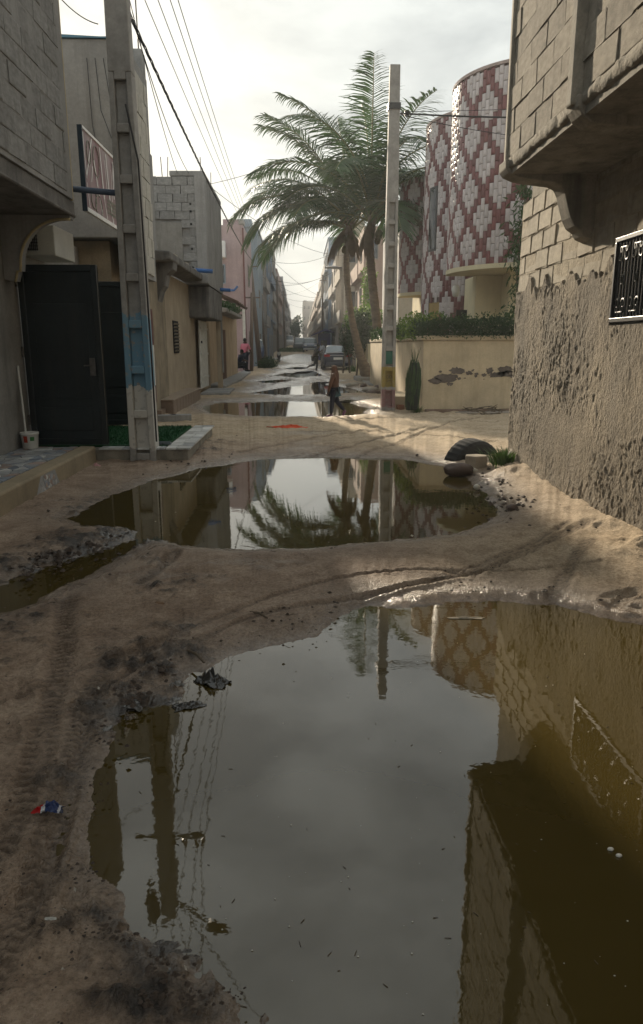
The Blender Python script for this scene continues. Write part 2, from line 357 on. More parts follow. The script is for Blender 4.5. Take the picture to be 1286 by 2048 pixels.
    sdl = np.exp(-((X+0.7)/0.8)**2-((Y-4.6)/0.5)**2)*np.clip(.55+1.1*fbm(X*4, Y*6, 4, 403), 0, 1); wet = np.maximum(wet, sdl*.8)
    grass = np.zeros(X.shape)
    for nm, a in (('wet', wet), ('damp', damp), ('muck', mk), ('rut', RUT_SHADE_WET)):
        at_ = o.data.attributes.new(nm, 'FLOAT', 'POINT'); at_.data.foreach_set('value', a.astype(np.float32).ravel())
    m = bpy.data.materials.new('sandy_mud'); m.use_nodes = True; t = m.node_tree; n = t.nodes; L = t.links; p = n['Principled BSDF']
    tcn = n.new('ShaderNodeTexCoord')
    def nzz(s, det=6, ro=.6):
        q = n.new('ShaderNodeTexNoise'); q.inputs['Scale'].default_value = s; q.inputs['Detail'].default_value = det; q.inputs['Roughness'].default_value = ro
        L.new(tcn.outputs['Object'], q.inputs['Vector']); return q
    def attr(nm): q = n.new('ShaderNodeAttribute'); q.attribute_name = nm; return q.outputs['Fac']
    def mixc(f, a, b, mode='MIX'):
        q = n.new('ShaderNodeMix'); q.data_type = 'RGBA'; q.blend_type = mode
        for i, v in ((0, f), (6, a), (7, b)):
            if isinstance(v, (int, float)): q.inputs[i].default_value = v
            elif isinstance(v, tuple): q.inputs[i].default_value = (*v, 1)
            else: L.new(v, q.inputs[i])
        return q.outputs[2]
    def ramp(f, a, b, ca=(0, 0, 0), cb=(1, 1, 1)):
        q = n.new('ShaderNodeValToRGB'); q.color_ramp.elements[0].position = a; q.color_ramp.elements[1].position = b
        q.color_ramp.elements[0].color = (*ca, 1); q.color_ramp.elements[1].color = (*cb, 1); L.new(f, q.inputs[0]); return q.outputs[0]
    sand = mixc(ramp(nzz(1.7).outputs[0], .35, .65), (.60, .475, .33), (.70, .575, .42))
    dampc = mixc(ramp(nzz(2.4).outputs[0], .35, .65), (.35, .255, .188), (.56, .43, .325))
    c = mixc(attr('damp'), sand, dampc)
    c = mixc(ramp(attr('wet'), .25, .9), c, (.235, .18, .135))
    rm_ = n.new('ShaderNodeMath'); rm_.operation = 'MULTIPLY'; rm_.inputs[1].default_value = .55; L.new(attr('rut'), rm_.inputs[0]); c = mixc(rm_.outputs[0], c, (.09, .066, .048))  # groove shade painted into the colour, along with wetter pressed mud
    c = mixc(attr('muck'), c, (.062, .052, .045))
    c = mixc(0.8, c, ramp(nzz(48, 5, .8).outputs[0], .36, .58, (.45, .43, .41)), 'MULTIPLY')
    c = mixc(0.75, c, ramp(nzz(7, 8, .75).outputs[0], .40, .54, (.68, .65, .62)), 'MULTIPLY')
    # scattered dark grit
    vo = n.new('ShaderNodeTexVoronoi'); vo.inputs['Scale'].default_value = 24; L.new(tcn.outputs['Object'], vo.inputs['Vector'])
    gr = mixc(1.0, ramp(vo.outputs['Distance'], .06, .10, (1, 1, 1), (0, 0, 0)), ramp(nzz(5).outputs[0], .5, .6), 'MULTIPLY')
    c = mixc(gr, c, (.05, .04, .035))
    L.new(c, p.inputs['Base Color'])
    ro = n.new('ShaderNodeMapRange'); L.new(attr('wet'), ro.inputs[0]); ro.inputs[1].default_value = .15; ro.inputs[2].default_value = .95; ro.inputs[3].default_value = .94; ro.inputs[4].default_value = .20
    rm = n.new('ShaderNodeMath'); rm.operation = 'MULTIPLY_ADD'; L.new(attr('muck'), rm.inputs[0]); rm.inputs[1].default_value = -.42; L.new(ro.outputs[0], rm.inputs[2])
    rn = n.new('ShaderNodeMath'); rn.operation = 'MULTIPLY_ADD'; L.new(attr('damp'), rn.inputs[0]); rn.inputs[1].default_value = -.26; L.new(rm.outputs[0], rn.inputs[2])
    rc = n.new('ShaderNodeClamp'); rc.inputs[1].default_value = .14; L.new(rn.outputs[0], rc.inputs[0]); L.new(rc.outputs[0], p.inputs['Roughness'])
    sp_l = n.new('ShaderNodeMapRange'); L.new(attr('wet'), sp_l.inputs[0]); sp_l.inputs[1].default_value = .1; sp_l.inputs[2].default_value = .8; sp_l.inputs[3].default_value = .2; sp_l.inputs[4].default_value = .55; L.new(sp_l.outputs[0], p.inputs['Specular IOR Level'])
    bp = n.new('ShaderNodeBump'); bs = n.new('ShaderNodeMapRange'); L.new(attr('wet'), bs.inputs[0]); bs.inputs[1].default_value = .3; bs.inputs[2].default_value = 1.0; bs.inputs[3].default_value = 1.0; bs.inputs[4].default_value = .28; L.new(bs.outputs[0], bp.inputs['Strength']); bp.inputs['Distance'].default_value = .022
    ad = n.new('ShaderNodeMath'); ad.operation = 'ADD'; L.new(nzz(22, 6, .7).outputs[0], ad.inputs[0]); L.new(nzz(110, 3, .6).outputs[0], ad.inputs[1])
    L.new(ad.outputs[0], bp.inputs['Height']); L.new(bp.outputs[0], p.inputs['Normal'])
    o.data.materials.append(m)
    return o
build_ground()

def water_mat():
    m = bpy.data.materials.new('murky_water'); m.use_nodes = True; t = m.node_tree; n = t.nodes; L = t.links; p = n['Principled BSDF']
    tcn = n.new('ShaderNodeTexCoord'); q = n.new('ShaderNodeTexNoise'); q.inputs['Scale'].default_value = 0.7; q.inputs['Detail'].default_value = 4; L.new(tcn.outputs['Object'], q.inputs['Vector'])
    r = n.new('ShaderNodeValToRGB'); r.color_ramp.elements[0].color = (.050, .035, .0095, 1); r.color_ramp.elements[1].color = (.074, .054, .0145, 1); L.new(q.outputs[0], r.inputs[0])
    L.new(r.outputs[0], p.inputs['Base Color']); p.inputs['Roughness'].default_value = .02; p.inputs['IOR'].default_value = 1.72; p.inputs['Specular IOR Level'].default_value = .5
    mp_ = n.new('ShaderNodeMapping'); mp_.inputs['Scale'].default_value = (1.0, 1.0, 1); L.new(tcn.outputs['Object'], mp_.inputs[0])
    b1 = n.new('ShaderNodeTexNoise'); b1.inputs['Scale'].default_value = 9; b1.inputs['Detail'].default_value = 3; L.new(mp_.outputs[0], b1.inputs['Vector'])
    b2 = n.new('ShaderNodeTexNoise'); b2.inputs['Scale'].default_value = 34; b2.inputs['Detail'].default_value = 2; L.new(mp_.outputs[0], b2.inputs['Vector'])
    ad = n.new('ShaderNodeMath'); ad.operation = 'MULTIPLY_ADD'; L.new(b2.outputs[0], ad.inputs[0]); ad.inputs[1].default_value = .25; L.new(b1.outputs[0], ad.inputs[2])
    bp = n.new('ShaderNodeBump'); bp.inputs['Strength'].default_value = .016; bp.inputs['Distance'].default_value = .02; L.new(ad.outputs[0], bp.inputs['Height']); L.new(bp.outputs[0], p.inputs['Normal'])
    return m
WATER = water_mat()
for k, poly in POLY.items():
    z = PUD[k][1]; c = poly.mean(0); n_ = len(poly); area = 0.5*sum(poly[i][0]*poly[(i+1) % n_][1]-poly[(i+1) % n_][0]*poly[i][1] for i in range(n_))
    out = []
    for i in range(n_):
        e = poly[(i+1) % n_]-poly[i-1]; nn = np.array([e[1], -e[0]])/(np.hypot(*e)+1e-9)*(1 if area > 0 else -1)
        out.append(poly[i]+nn*0.10)
    bm = bmesh.new(); vs_ = [bm.verts.new((p_[0], p_[1], z)) for p_ in out]; es = [bm.edges.new((vs_[i], vs_[(i+1) % n_])) for i in range(n_)]
    bmesh.ops.triangle_fill(bm, use_beauty=True, edges=es)
    bmesh.ops.recalc_face_normals(bm, faces=bm.faces[:])
    for f in bm.faces:
        if f.normal.z < 0: f.normal_flip()
    me = bpy.data.meshes.new('puddle'); bm.to_mesh(me); bm.free()
    obj('puddle', me, WATER, kind='structure')
# ------------------------------------------------------------------ materials for the buildings
M_block_tan = mat('tan_concrete_block', (.345, .305, .245), .93, .35, 5, .8, 38, rand=.14, streak=.5, scol=(.13, .11, .085), bdist=.012)
M_block_pale = mat('pale_concrete_block', (.42, .37, .29), .93, .25, 4, .4, 45, rand=.10, streak=.45, scol=(.12, .10, .075))
M_mortar = mat('rough_mortar', (.30, .268, .215), .95, .4, 8, .8, 30, streak=.3, bdist=.02)
M_plaster_rough = mat('hand_thrown_plaster', (.33, .277, .205), .95, .45, 1.5, 1.0, 48, stretch=(1, 1, .6), bstretch=(1, 1, .6), col2=(.17, .147, .117), bdist=.025, streak=.55, scol=(.15, .125, .10))
M_conc_dark = mat('weathered_concrete', (.30, .27, .22), .93, .4, 4, .5, 30, streak=.7, scol=(.06, .055, .05))
M_iron = mat('black_painted_iron', (.018, .018, .02), .38, .2, 20, .15, 120, spec=.6)
M_iron_trim = mat('grey_iron_trim', (.075, .075, .065), .45, .4, 30, .2, 100, spec=.6)  # lighter iron colour for the scrolls and rings
M_glass_dark = mat('dark_window_glass', (.012, .013, .015), .08, .2, 3, 0, 10, spec=.6)
M_void = mat('dark_interior', (.012, .012, .013), .9, .2, 3, 0, 10)
# ------------------------------------------------------------------ near building on the right
RX = 2.60; OX = 1.80; RY = 8.80; OY = 6.85
b = thing('block_house', 'unplastered tan block house with overhanging upper floor and rough plastered lower wall', 'house', (4.0, 4.0, 0))
WIN = (4.62, 6.02, 1.68, 2.34)
core = MB(); core.box(RX+.10, 7.5, -5, WIN[0], -.2, 8.2); core.box(RX+.10, 7.5, WIN[1], RY-.06, -.2, 8.2); core.box(RX+.10, 7.5, WIN[0], WIN[1], -.2, WIN[2]); core.box(RX+.10, 7.5, WIN[0], WIN[1], WIN[3], 8.2)
core.box(RX+.45, RX+.5, WIN[0], WIN[1], WIN[2], WIN[3])
core.build('wall', M_mortar, b)
# hand-thrown plaster skin with ragged top, open at the window
ys = np.concatenate([np.arange(-2.0, 3.6, .05), np.arange(3.6, RY+.001, .0085)]); zs = np.arange(-.25, 2.72, .009); Yg, Zg = np.meshgrid(ys, zs)
wy = .05*fbm(Yg*9, Zg*9, 3, 221); wz = .08*fbm(Yg*8+9, Zg*8, 3, 223)
amp = np.clip(.75+1.1*fbm(Yg*1.7, Zg*1.7, 3, 225), .22, 1.3)
lumpy = .72*amp*(.011*fbm((Yg+wy)*27, (Zg+wz)*15, 3, 201)+.009*np.abs(fbm((Yg+wy)*14, (Zg+wz)*8, 3, 204))+.005*fbm((Yg+wy)*60, (Zg+wz)*38, 2, 203))+.016*fbm(Yg*1.8, Zg*1.5, 3, 207)
top = 2.16+.10*fbm(Yg*1.4, Yg*0+3, 3, 211)+.22*(vn(Yg*7.5, Yg*0+1, 213)-.5)+.10*(vn(Yg*19, Yg*0+1, 214)-.5)+.12*fbm(Yg*9, Zg*5, 2, 215)
edge = np.clip((top-Zg)/.06, 0, 1)
Xg = RX+.012-lumpy*1.25-.028*edge+(1-edge)*.085
Xg += np.clip((Yg-RY+.10)/.10, 0, 1)**2*.05       # worn corner
Xg -= np.clip((.25-Zg)/.5, 0, 1)*.05
F = gridfaces(len(zs), len(ys)); cy = Yg.ravel()[F].mean(1); cz = Zg.ravel()[F].mean(1)
F = F[~((cy > WIN[0]-.02) & (cy < WIN[1]+.02) & (cz > WIN[2]-.02) & (cz < WIN[3]+.02))]
npmesh('plaster_skin', np.stack([Xg, Yg, Zg], -1).reshape(-1, 3), F, M_plaster_rough, b)
ml = MB(); ml.box(RX+.018, RX+.10, WIN[1]+.02, RY-.02, 1.9, 3.05); ml.box(RX+.018, RX+.10, 3.0, WIN[1]+.02, WIN[3]+.03, 3.05); ml.build('mortar', mat('pale_mortar', (.42, .36, .27), .95, .3, 8, .7, 30, streak=.3, bdist=.02), b)
# end face of the plaster towards the side street
npl = MB(); npl.box(RX+.05, 7.5, RY-.06, RY, -.2, 3.05); npl.build('end_wall', M_plaster_rough, b)
brick_wall(b, M_block_pale, 'x', RX+.062, 4.2, RY-.02, 1.9, 3.1, .4, .2, .10, .012, skip=lambda u, z: (WIN[0]-.1 < u < WIN[1]+.1 and WIN[2]-.05 < z < WIN[3]+.05), seed=3)
brick_wall(b, M_block_tan, 'x', OX+.052, 1.2, OY-.16, 3.08, 6.8, .37, .185, .04, .012, seed=5, jit=.006, skip=lambda u, z: 5.0 < u < 5.16)
up = MB(); up.box(OX+.039, RX+.10, -5, OY-.02, 3.02, 8.2); up.build('upper_wall', M_mortar, b)
brick_wall(b, M_block_tan, 'y', OY-.02, OX+.1, RX+.1, 3.08, 6.0, .4, .2, .06, .02, seed=6)
cp = MB(); cp.prism([(OX+.005, OY-.17), (OX+.035, OY-.01), (OX+.12, OY+.03), (OX+.30, OY+.03), (OX+.30, OY-.17)], 'z', 2.99, 8.2); cp.build('corner_post', M_conc_dark, b, bevel=.02)
st = MB(); st.box(OX-.03, OX+.10, 5.03, 5.14, 3.02, 8.2); st.build('post', M_conc_dark, b, bevel=.015)
# lip course of the floor slab (uneven mortar)
yl = np.arange(-3, OY, .018); prof = [(.10, -.012), (.03, -.01), (.008, .004), (.002, .035), (.006, .075), (.028, .10)]
Vl = np.array([[OX+.018+px+.016*float(fbm(np.array([y*13.]), np.array([pz*26+5]), 4, 71)[0]), y, 3.0+pz+.016*float(fbm(np.array([y*5.]), np.array([1.+pz*9]), 3, 72)[0])] for y in yl for px, pz in prof])
npmesh('slab_edge', Vl, gridfaces(len(yl), len(prof)), M_mortar, b)
sl = MB(); sl.box(OX+.05, RX+.12, -5, OY-.02, 2.95, 3.01); sl.build('floor_slab', M_conc_dark, b)
def beam(y0, y1, zoff=0, small=False):
    pr = [(OX-.005, 3.07), (OX+.0, 3.0), (OX+.03, 2.96), (OX+.12, 2.925), (OX+.30, 2.90), (OX+.44, 2.885), (OX+.50, 2.86), (OX+.535, 2.80), (OX+.565, 2.70), (OX+.60, 2.60), (OX+.64, 2.53), (OX+.70, 2.49), (OX+.73, 2.44), (RX+.08, 2.38), (RX+.08, 3.07)]
    if small: pr = [(OX-.005, 3.07), (OX+.0, 3.0), (OX+.03, 2.95), (OX+.10, 2.90), (OX+.30, 2.88), (RX+.08, 2.88), (RX+.08, 3.07)]
    return MB().prism(pr, 'y', y0, y1)
beam(6.62, 6.848).build('bracket', M_conc_dark, b, bevel=.01)
beam(4.98, 5.18, small=True).build('bracket', M_conc_dark, b, bevel=.01)
beam(2.2, 2.45).build('bracket', M_conc_dark, b, bevel=.01)
# barred window
wn = MB(); y0, y1, z0, z1 = WIN; xg = RX-.035
wn.box(xg, xg+.05, y0, y1, z0, z0+.035); wn.box(xg, xg+.05, y1-.03, y1, z0+.035, z1-.035); wn.box(xg, xg+.05, y0, y0+.03, z0+.035, z1-.035); wn.box(xg, xg+.05, y0, y1, z1-.035, z1)
win = wn.build('window', M_iron, b, bevel=.004)
gp = MB(); gp.box(RX+.12, RX+.13, y0, y1, z0, z1); gp.build('pane', M_glass_dark, win)
yy = y1-.07; i = 0
while yy > y0+.04:
    g = MB(); g.tube([(xg+.02, yy, z0+.03), (xg+.02, yy, z1-.03)], .007, 6); g.build('bar', M_iron, win); yy -= .055; i += 1
for c0 in np.arange(y1-.16, y0, -.24):
    for zz, sg in ((z1-.05, -1), (z0+.05, 1)):
        s = MB()
        for sd_ in (-1, 1):
            pts = [(xg+.012, c0+sd_*(.045+.035*math.cos(a)*(1-a/14)), zz+sg*(.11-.09*a/9+.035*math.sin(a))) for a in np.linspace(0, 9, 22)]
            s.tube(pts, .0065, 5)
        s.tube([(xg+.012, c0-.05, zz+sg*.03), (xg+.012, c0+.05, zz+sg*.03)], .005, 4); s.build('scroll', M_iron_trim, win)
    s = MB(); s.tube([(xg+.012, c0+.02*math.cos(a), (z0+z1)/2+.035*math.sin(a)) for a in np.linspace(0, 6.3, 12)], .006, 5)
    s.build('ring', M_iron_trim, win)
# ------------------------------------------------------------------ garden wall with hedge
M_cream = mat('cream_render', (.56, .465, .32), .88, .22, 2.2, .25, 60, streak=.45, scol=(.34, .26, .16))
M_cream_pale = mat('pale_cream_render', (.70, .62, .42), .85, .12, 2, .15, 60, streak=.2, scol=(.42, .36, .24))
M_peel = mat('bare_grey_render', (.15, .125, .11), .95, .35, 9, .6, 40)
gw = thing('garden_wall', 'cream rendered garden wall with peeled grey patches under the hedge', 'wall', (4.5, 16, 0))
g = MB(); g.box(2.68, 9.0, 15.72, 15.92, -.1, 1.60); g.box(2.68, 2.88, 15.92, 27.6, -.1, 1.60); g.build('wall', M_cream, gw, bevel=.012)
g = MB(); g.box(2.64, 9.0, 15.68, 15.96, 1.603, 1.70); g.box(2.64, 2.92, 15.96, 27.6, 1.603, 1.70); g.build('coping', M_cream, gw, bevel=.015)
g = MB(); g.box(2.75, 9.0, 15.55, 15.715, -.1, .12); g.build('footing', mat('brown_footing', (.22, .15, .11), .9, .3), gw, bevel=.02)
# peeled render: irregular thin scars following the wall
def blob(cx, cz, rx, rz, seed, n=22):
    rr = random.Random(seed); return [(cx+rx*math.cos(2*math.pi*i/n)*(.62+.5*rr.random()), cz+rz*math.sin(2*math.pi*i/n)*(.55+.6*rr.random())) for i in range(n)]
for i, (px, py, rx, rz) in enumerate([(892, 755, .30, .10), (870, 762, .17, .07), (915, 742, .20, .09), (938, 746, .10, .05), (953, 748, .06, .035), (968, 750, .07, .04), (979, 742, .10, .07), (994, 750, .22, .06), (1020, 747, .32, .08), (1010, 740, .22, .09), (918, 757, .05, .03), (900, 768, .10, .04), (1036, 752, .2, .07), (945, 741, .03, .02)]):
    q = at(px, py, Y=15.718); MB().prism(blob(q.x, q.z, rx*.92, rz*1.05, i+5), 'y', 15.712, 15.7195).build('peeled_patch', M_peel, gw)
for i in range(16):
    q = (random.uniform(3.0, 4.9), random.uniform(.75, 1.02)); MB().prism(blob(q[0], q[1], random.uniform(.012, .05), random.uniform(.01, .035), i+50, 9), 'y', 15.7135, 15.7195).build('peeled_patch', M_peel, gw)
# foliage
def leafm(name, col, col2, rough=.5, trans=.3): return mat(name, col, rough, .3, 6, 0, 10, col2=col2, spec=.35, trans=trans)
M_leaf_dark = leafm('dark_hedge_leaf', (.035, .085, .018), (.012, .04, .010))
M_leaf_bright = leafm('bright_leaf', (.17, .27, .03), (.06, .14, .02), trans=.4)
M_leaf_mid = leafm('mid_green_leaf', (.06, .12, .025), (.02, .055, .014))
M_grass = leafm('grass_blade', (.07, .13, .025), (.03, .07, .012))
M_stem = mat('woody_stem', (.13, .10, .07), .9, .3)
def leaves(pts, size, seed=0, asp=.5, up=.2):
    rr = np.random.RandomState(seed); P_ = np.asarray(pts, dtype=float); n = len(P_)
    d = rr.normal(size=(n, 3)); d[:, 2] += up; d /= np.linalg.norm(d, axis=1)[:, None]
    e = np.cross(d, rr.normal(size=(n, 3))); e /= np.linalg.norm(e, axis=1)[:, None]
    s = size*(.6+.8*rr.rand(n))[:, None]; nn = np.cross(d, e)*s*.15
    V = np.stack([P_, P_+d*s*.5+e*s*asp*.5+nn, P_+d*s, P_+d*s*.5-e*s*asp*.5+nn], 1).reshape(-1, 3)
    return V, np.arange(n*4).reshape(n, 4)
def foliage(name, pts, size, m, parent, seed=0, asp=.5, up=.2, kind=None):
    V, F = leaves(pts, size, seed, asp, up); return npmesh(name, V, F, m, parent, smooth=False, kind=kind)
rs = np.random.RandomState(11)
def boxpts(n, lo, hi, f=None):
    p = rs.rand(n, 3)*(np.array(hi)-lo)+lo
    if f is not None: p = p[f(p)]
    return p
hd = thing('clipped_hedge', 'long dark green clipped hedge along the cream garden wall', 'hedge', (5, 16, 1.7))
top_ = lambda p: p[:, 2] < 2.02+.12*fbm(p[:, 0]*2.2, p[:, 1]*2.2, 3, 300)
foliage('foliage', boxpts(15000, (2.62, 15.6, 1.66), (6.4, 16.25, 2.2), top_), .06, M_leaf_dark, hd, 1)
foliage('foliage', boxpts(6000, (2.6, 16.2, 1.66), (3.1, 27, 2.2), top_), .09, M_leaf_dark, hd, 2)
foliage('foliage', boxpts(1700, (2.62, 15.58, 1.8), (6.4, 16.2, 2.26), lambda p: (p[:, 2] > 1.96) & (p[:, 2] < 2.12+.14*fbm(p[:, 0]*2.2, p[:, 1]*2.2, 3, 300))), .065, M_leaf_mid, hd, 3)
foliage('foliage', boxpts(2200, (2.5, 16.4, 1.62), (3.3, 19.5, 2.5), lambda p: p[:, 2] < 2.15+.25*fbm(p[:, 0]*2, p[:, 1]*2, 3, 301)), .085, M_leaf_bright, hd, 4)
s = MB()
for i in range(22):
    x = random.uniform(2.8, 6.3); s.tube([(x, 15.95, 1.6), (x+random.uniform(-.1, .1), 15.95, 1.95)], .012, 5)
s.build('stem', M_stem, hd)
cl = thing('climbing_plant', 'hanging climber with long leaves between tiled house and block house', 'plant', (4.6, 15.2, 0))
pts = np.array([[4.95+rs.normal()*.13+.06*math.sin(z*3), 16.6+rs.normal()*.15, z] for z in rs.uniform(2.2, 4.95, 900)])
foliage('foliage', pts, .17, M_leaf_mid, cl, 6, asp=.22, up=-1.2)
MB().tube([(4.98, 16.6, 1.6), (4.9, 16.6, 3), (5.0, 16.62, 5)], .02, 6).build('stem', M_stem, cl)
# ------------------------------------------------------------------ tiled house
M_tile_w = mat('glazed_white_tile', (.57, .515, .51), .36, .2, 6, .05, 30, rand=.10, spec=.5)
M_tile_r = mat('glazed_maroon_tile', (.20, .072, .07), .36, .25, 6, .05, 30, rand=.18, spec=.5)
M_grout = mat('grey_grout', (.20, .15, .14), .9, .2)
th_ = thing('tiled_house', 'two storey house clad in white and maroon diamond tiles with rounded bays', 'house', (6, 20, 0))
TW, TH = .107, .30
def tile_mesh(m, wdt=TW, hgt=TH):
    k = MB(); a, c = wdt*.488, hgt*.488; e = .018
    v = [(0, -a, -c), (0, a, -c), (0, a, c), (0, -a, c), (-.012, -a+.012, -c+.012), (-.012, a-.012, -c+.012), (-.012, a-.012, c-.012), (-.012, -a+.012, c-.012), (-.021, -a*.45, -c*.6), (-.021, a*.45, -c*.6), (-.021, a*.45, c*.6), (-.021, -a*.45, c*.6)]
    f = [(0, 4, 5, 1), (1, 5, 6, 2), (2, 6, 7, 3), (3, 7, 4, 0), (4, 8, 9, 5), (5, 9, 10, 6), (6, 10, 11, 7), (7, 11, 8, 4), (8, 11, 10, 9)]
    me = MB().add(v, f).mesh('tile', smooth=False); me.materials.append(m); return me
def is_white(c, zc):
    for c0, off in ((0, 0), (4, 2)):
        dc = (c-c0+4) % 8-4; dz = (zc-off+2) % 4-2
        if abs(dz) <= 1-.5*abs(dc)+.01 and abs(dc) <= 2: return True
    return False
def drum(cx, cy, rad, z0, z1, a0, a1, single=True, c_off=0, z_off=0.0, skip=None):
    """cylinder bay; angle measured from -Y towards -X"""
    wl = MB(); nseg = 48; pol = [(cx-(rad-.03)*math.sin(a0+(a1-a0)*i/nseg), cy-(rad-.03)*math.cos(a0+(a1-a0)*i/nseg)) for i in range(nseg+1)]
    wl.prism(pol+[(cx+.5, cy+.6)], 'z', z0+.03, z1); wl.build('bay_wall', M_grout, th_)
    ncol = int(rad*(a1-a0)/TW); ts = []
    for c in range(ncol):
        a = a0+(c+.5)*TW/rad
        for r_ in range(-1, int((z1-z0)/TH)+1):
            zc = (r_+.5)+.5*(c % 2); lo = max(z0, z0+(zc-.5)*TH); hi = min(z1, z0+(zc+.5)*TH)
            if hi-lo < .05: continue
            if skip and skip(a, (lo+hi)/2): continue
            ts.append((a, (lo+hi)/2, (hi-lo)/TH, is_white(c+c_off, zc-.5+z_off)))
    wm = (tile_mesh(M_tile_w), tile_mesh(M_tile_r))
    # the 300 nearest tiles are single parts
    ts.sort(key=lambda t: abs(t[0]-.95) if single else 0)
    tw, tr = MB(), MB(); left = 300 if single else 0
    for a, z, sc_, wh in ts:
        x = cx-rad*math.sin(a); y = cy-rad*math.cos(a); rz = math.pi/2-a
        tl = (random.uniform(-.012, .012), random.uniform(-.015, .015))
        if left > 0:
            put(wm[0] if wh else wm[1], 'tile', th_, (x, y, z), (1, 1, sc_), (tl[0]*0, tl[1], rz)); left -= 1
        else:
            k = tw if wh else tr; me = wm[0]; Mx = Matrix.Translation((x, y, z)) @ Matrix.Rotation(rz, 4, 'Z') @ Matrix.Rotation(tl[1], 4, 'Y') @ Matrix.Diagonal((1, 1, sc_, 1))
            k.add([Mx @ v.co for v in me.vertices], [tuple(p.vertices) for p in me.polygons])
    if tw.v: tw.build('tile_cladding', M_tile_w, th_, kind='stuff')
    if tr.v: tr.build('tile_cladding', M_tile_r, th_, kind='stuff')
drum(5.85, 19.15, 2.0, 3.38, 7.62, -.35, 1.75, True, 2, 1)
drum(5.75, 22.4, 2.0, .3, 7.62, .1, 1.9, False, 2, 1, skip=lambda a, z: 1.02 < a < 1.30 and z < 2.75)
drum(4.85, 26.0, 1.35, 3.25, 6.9, -.1, 1.8, False, 4, 2)
def arc(cx, cy, rad, a0, a1, n=32): return [(cx-rad*math.sin(a0+(a1-a0)*i/n), cy-rad*math.cos(a0+(a1-a0)*i/n)) for i in range(n+1)]
k = MB(); k.prism(arc(5.85, 19.15, 2.03, -.4, 1.8)+[(6.3, 19.8)], 'z', 3.28, 3.385); k.build('soffit', M_cream_pale, th_)
k = MB(); k.prism(arc(5.85, 19.15, 2.03, -.4, 1.8)+[(6.3, 19.8)], 'z', 7.623, 7.69); k.prism(arc(5.75, 22.4, 2.03, .1, 1.9)+[(6.3, 23)], 'z', 7.623, 7.69); k.build('parapet_coping', mat('pale_coping', (.45, .36, .33), .8), th_)
k = MB(); k.prism(arc(4.85, 26.0, 1.38, -.1, 1.85)+[(5.3, 26.5)], 'z', 3.15, 3.255); k.build('soffit', M_cream_pale, th_)
k = MB(); k.box(4.62, 9, 19.3, 20.6, -.1, 3.28); k.box(5.3, 9, 18.6, 19.29, -.1, 3.28); k.box(4.3, 9, 24, 28, -.1, 6.3); k.box(5.2, 9, 20.6, 24, -.1, 7.4); k.box(4.35, 5.19, 24, 24.9, 6.3, 7.0); k.build('wall', M_cream_pale, th_, bevel=.02)
k = MB(); q = at(912, 582, Y=19.25); k.lathe((q.x, 19.27, q.z), [(.03, -.15), (.08, -.13), (.105, 0), (.08, .13), (.03, .15)], 12); k.build('wall_lamp', mat('white_lamp_glass', (.75, .75, .70), .3), th_, smooth=True)
k = MB(); q = at(923, 630, Y=19.25); k.box(q.x-.14, q.x+.14, 19.24, 19.29, 1.9, q.z+.13); k.build('opening', M_glass_dark, th_)
k = MB(); k.prism(arc(5.75, 22.4, 1.975, 1.02, 1.30, 6)+[(4.6, 22.0)], 'z', .3, 2.72); k.build('niche', mat('ochre_render', (.42, .30, .13), .9, .2), th_)
k = MB(); a = .95; k.prism(arc(5.75, 22.4, 2.026, 1.12, 1.33, 5)+arc(5.75, 22.4, 1.99, 1.12, 1.33, 5)[::-1], 'z', 4.15, 5.9); wnd = k.build('window', M_iron, th_)
k = MB(); k.prism(arc(5.75, 22.4, 2.032, 1.14, 1.31, 5)+arc(5.75, 22.4, 2.027, 1.14, 1.31, 5)[::-1], 'z', 4.22, 5.83); k.build('pane', M_glass_dark, wnd)
k = MB(); k.box(2.75, 5.2, 15.92, 19.2, -.05, .3); k.build('garden_bed', mat('garden_soil', (.12, .09, .06), .95), th_)
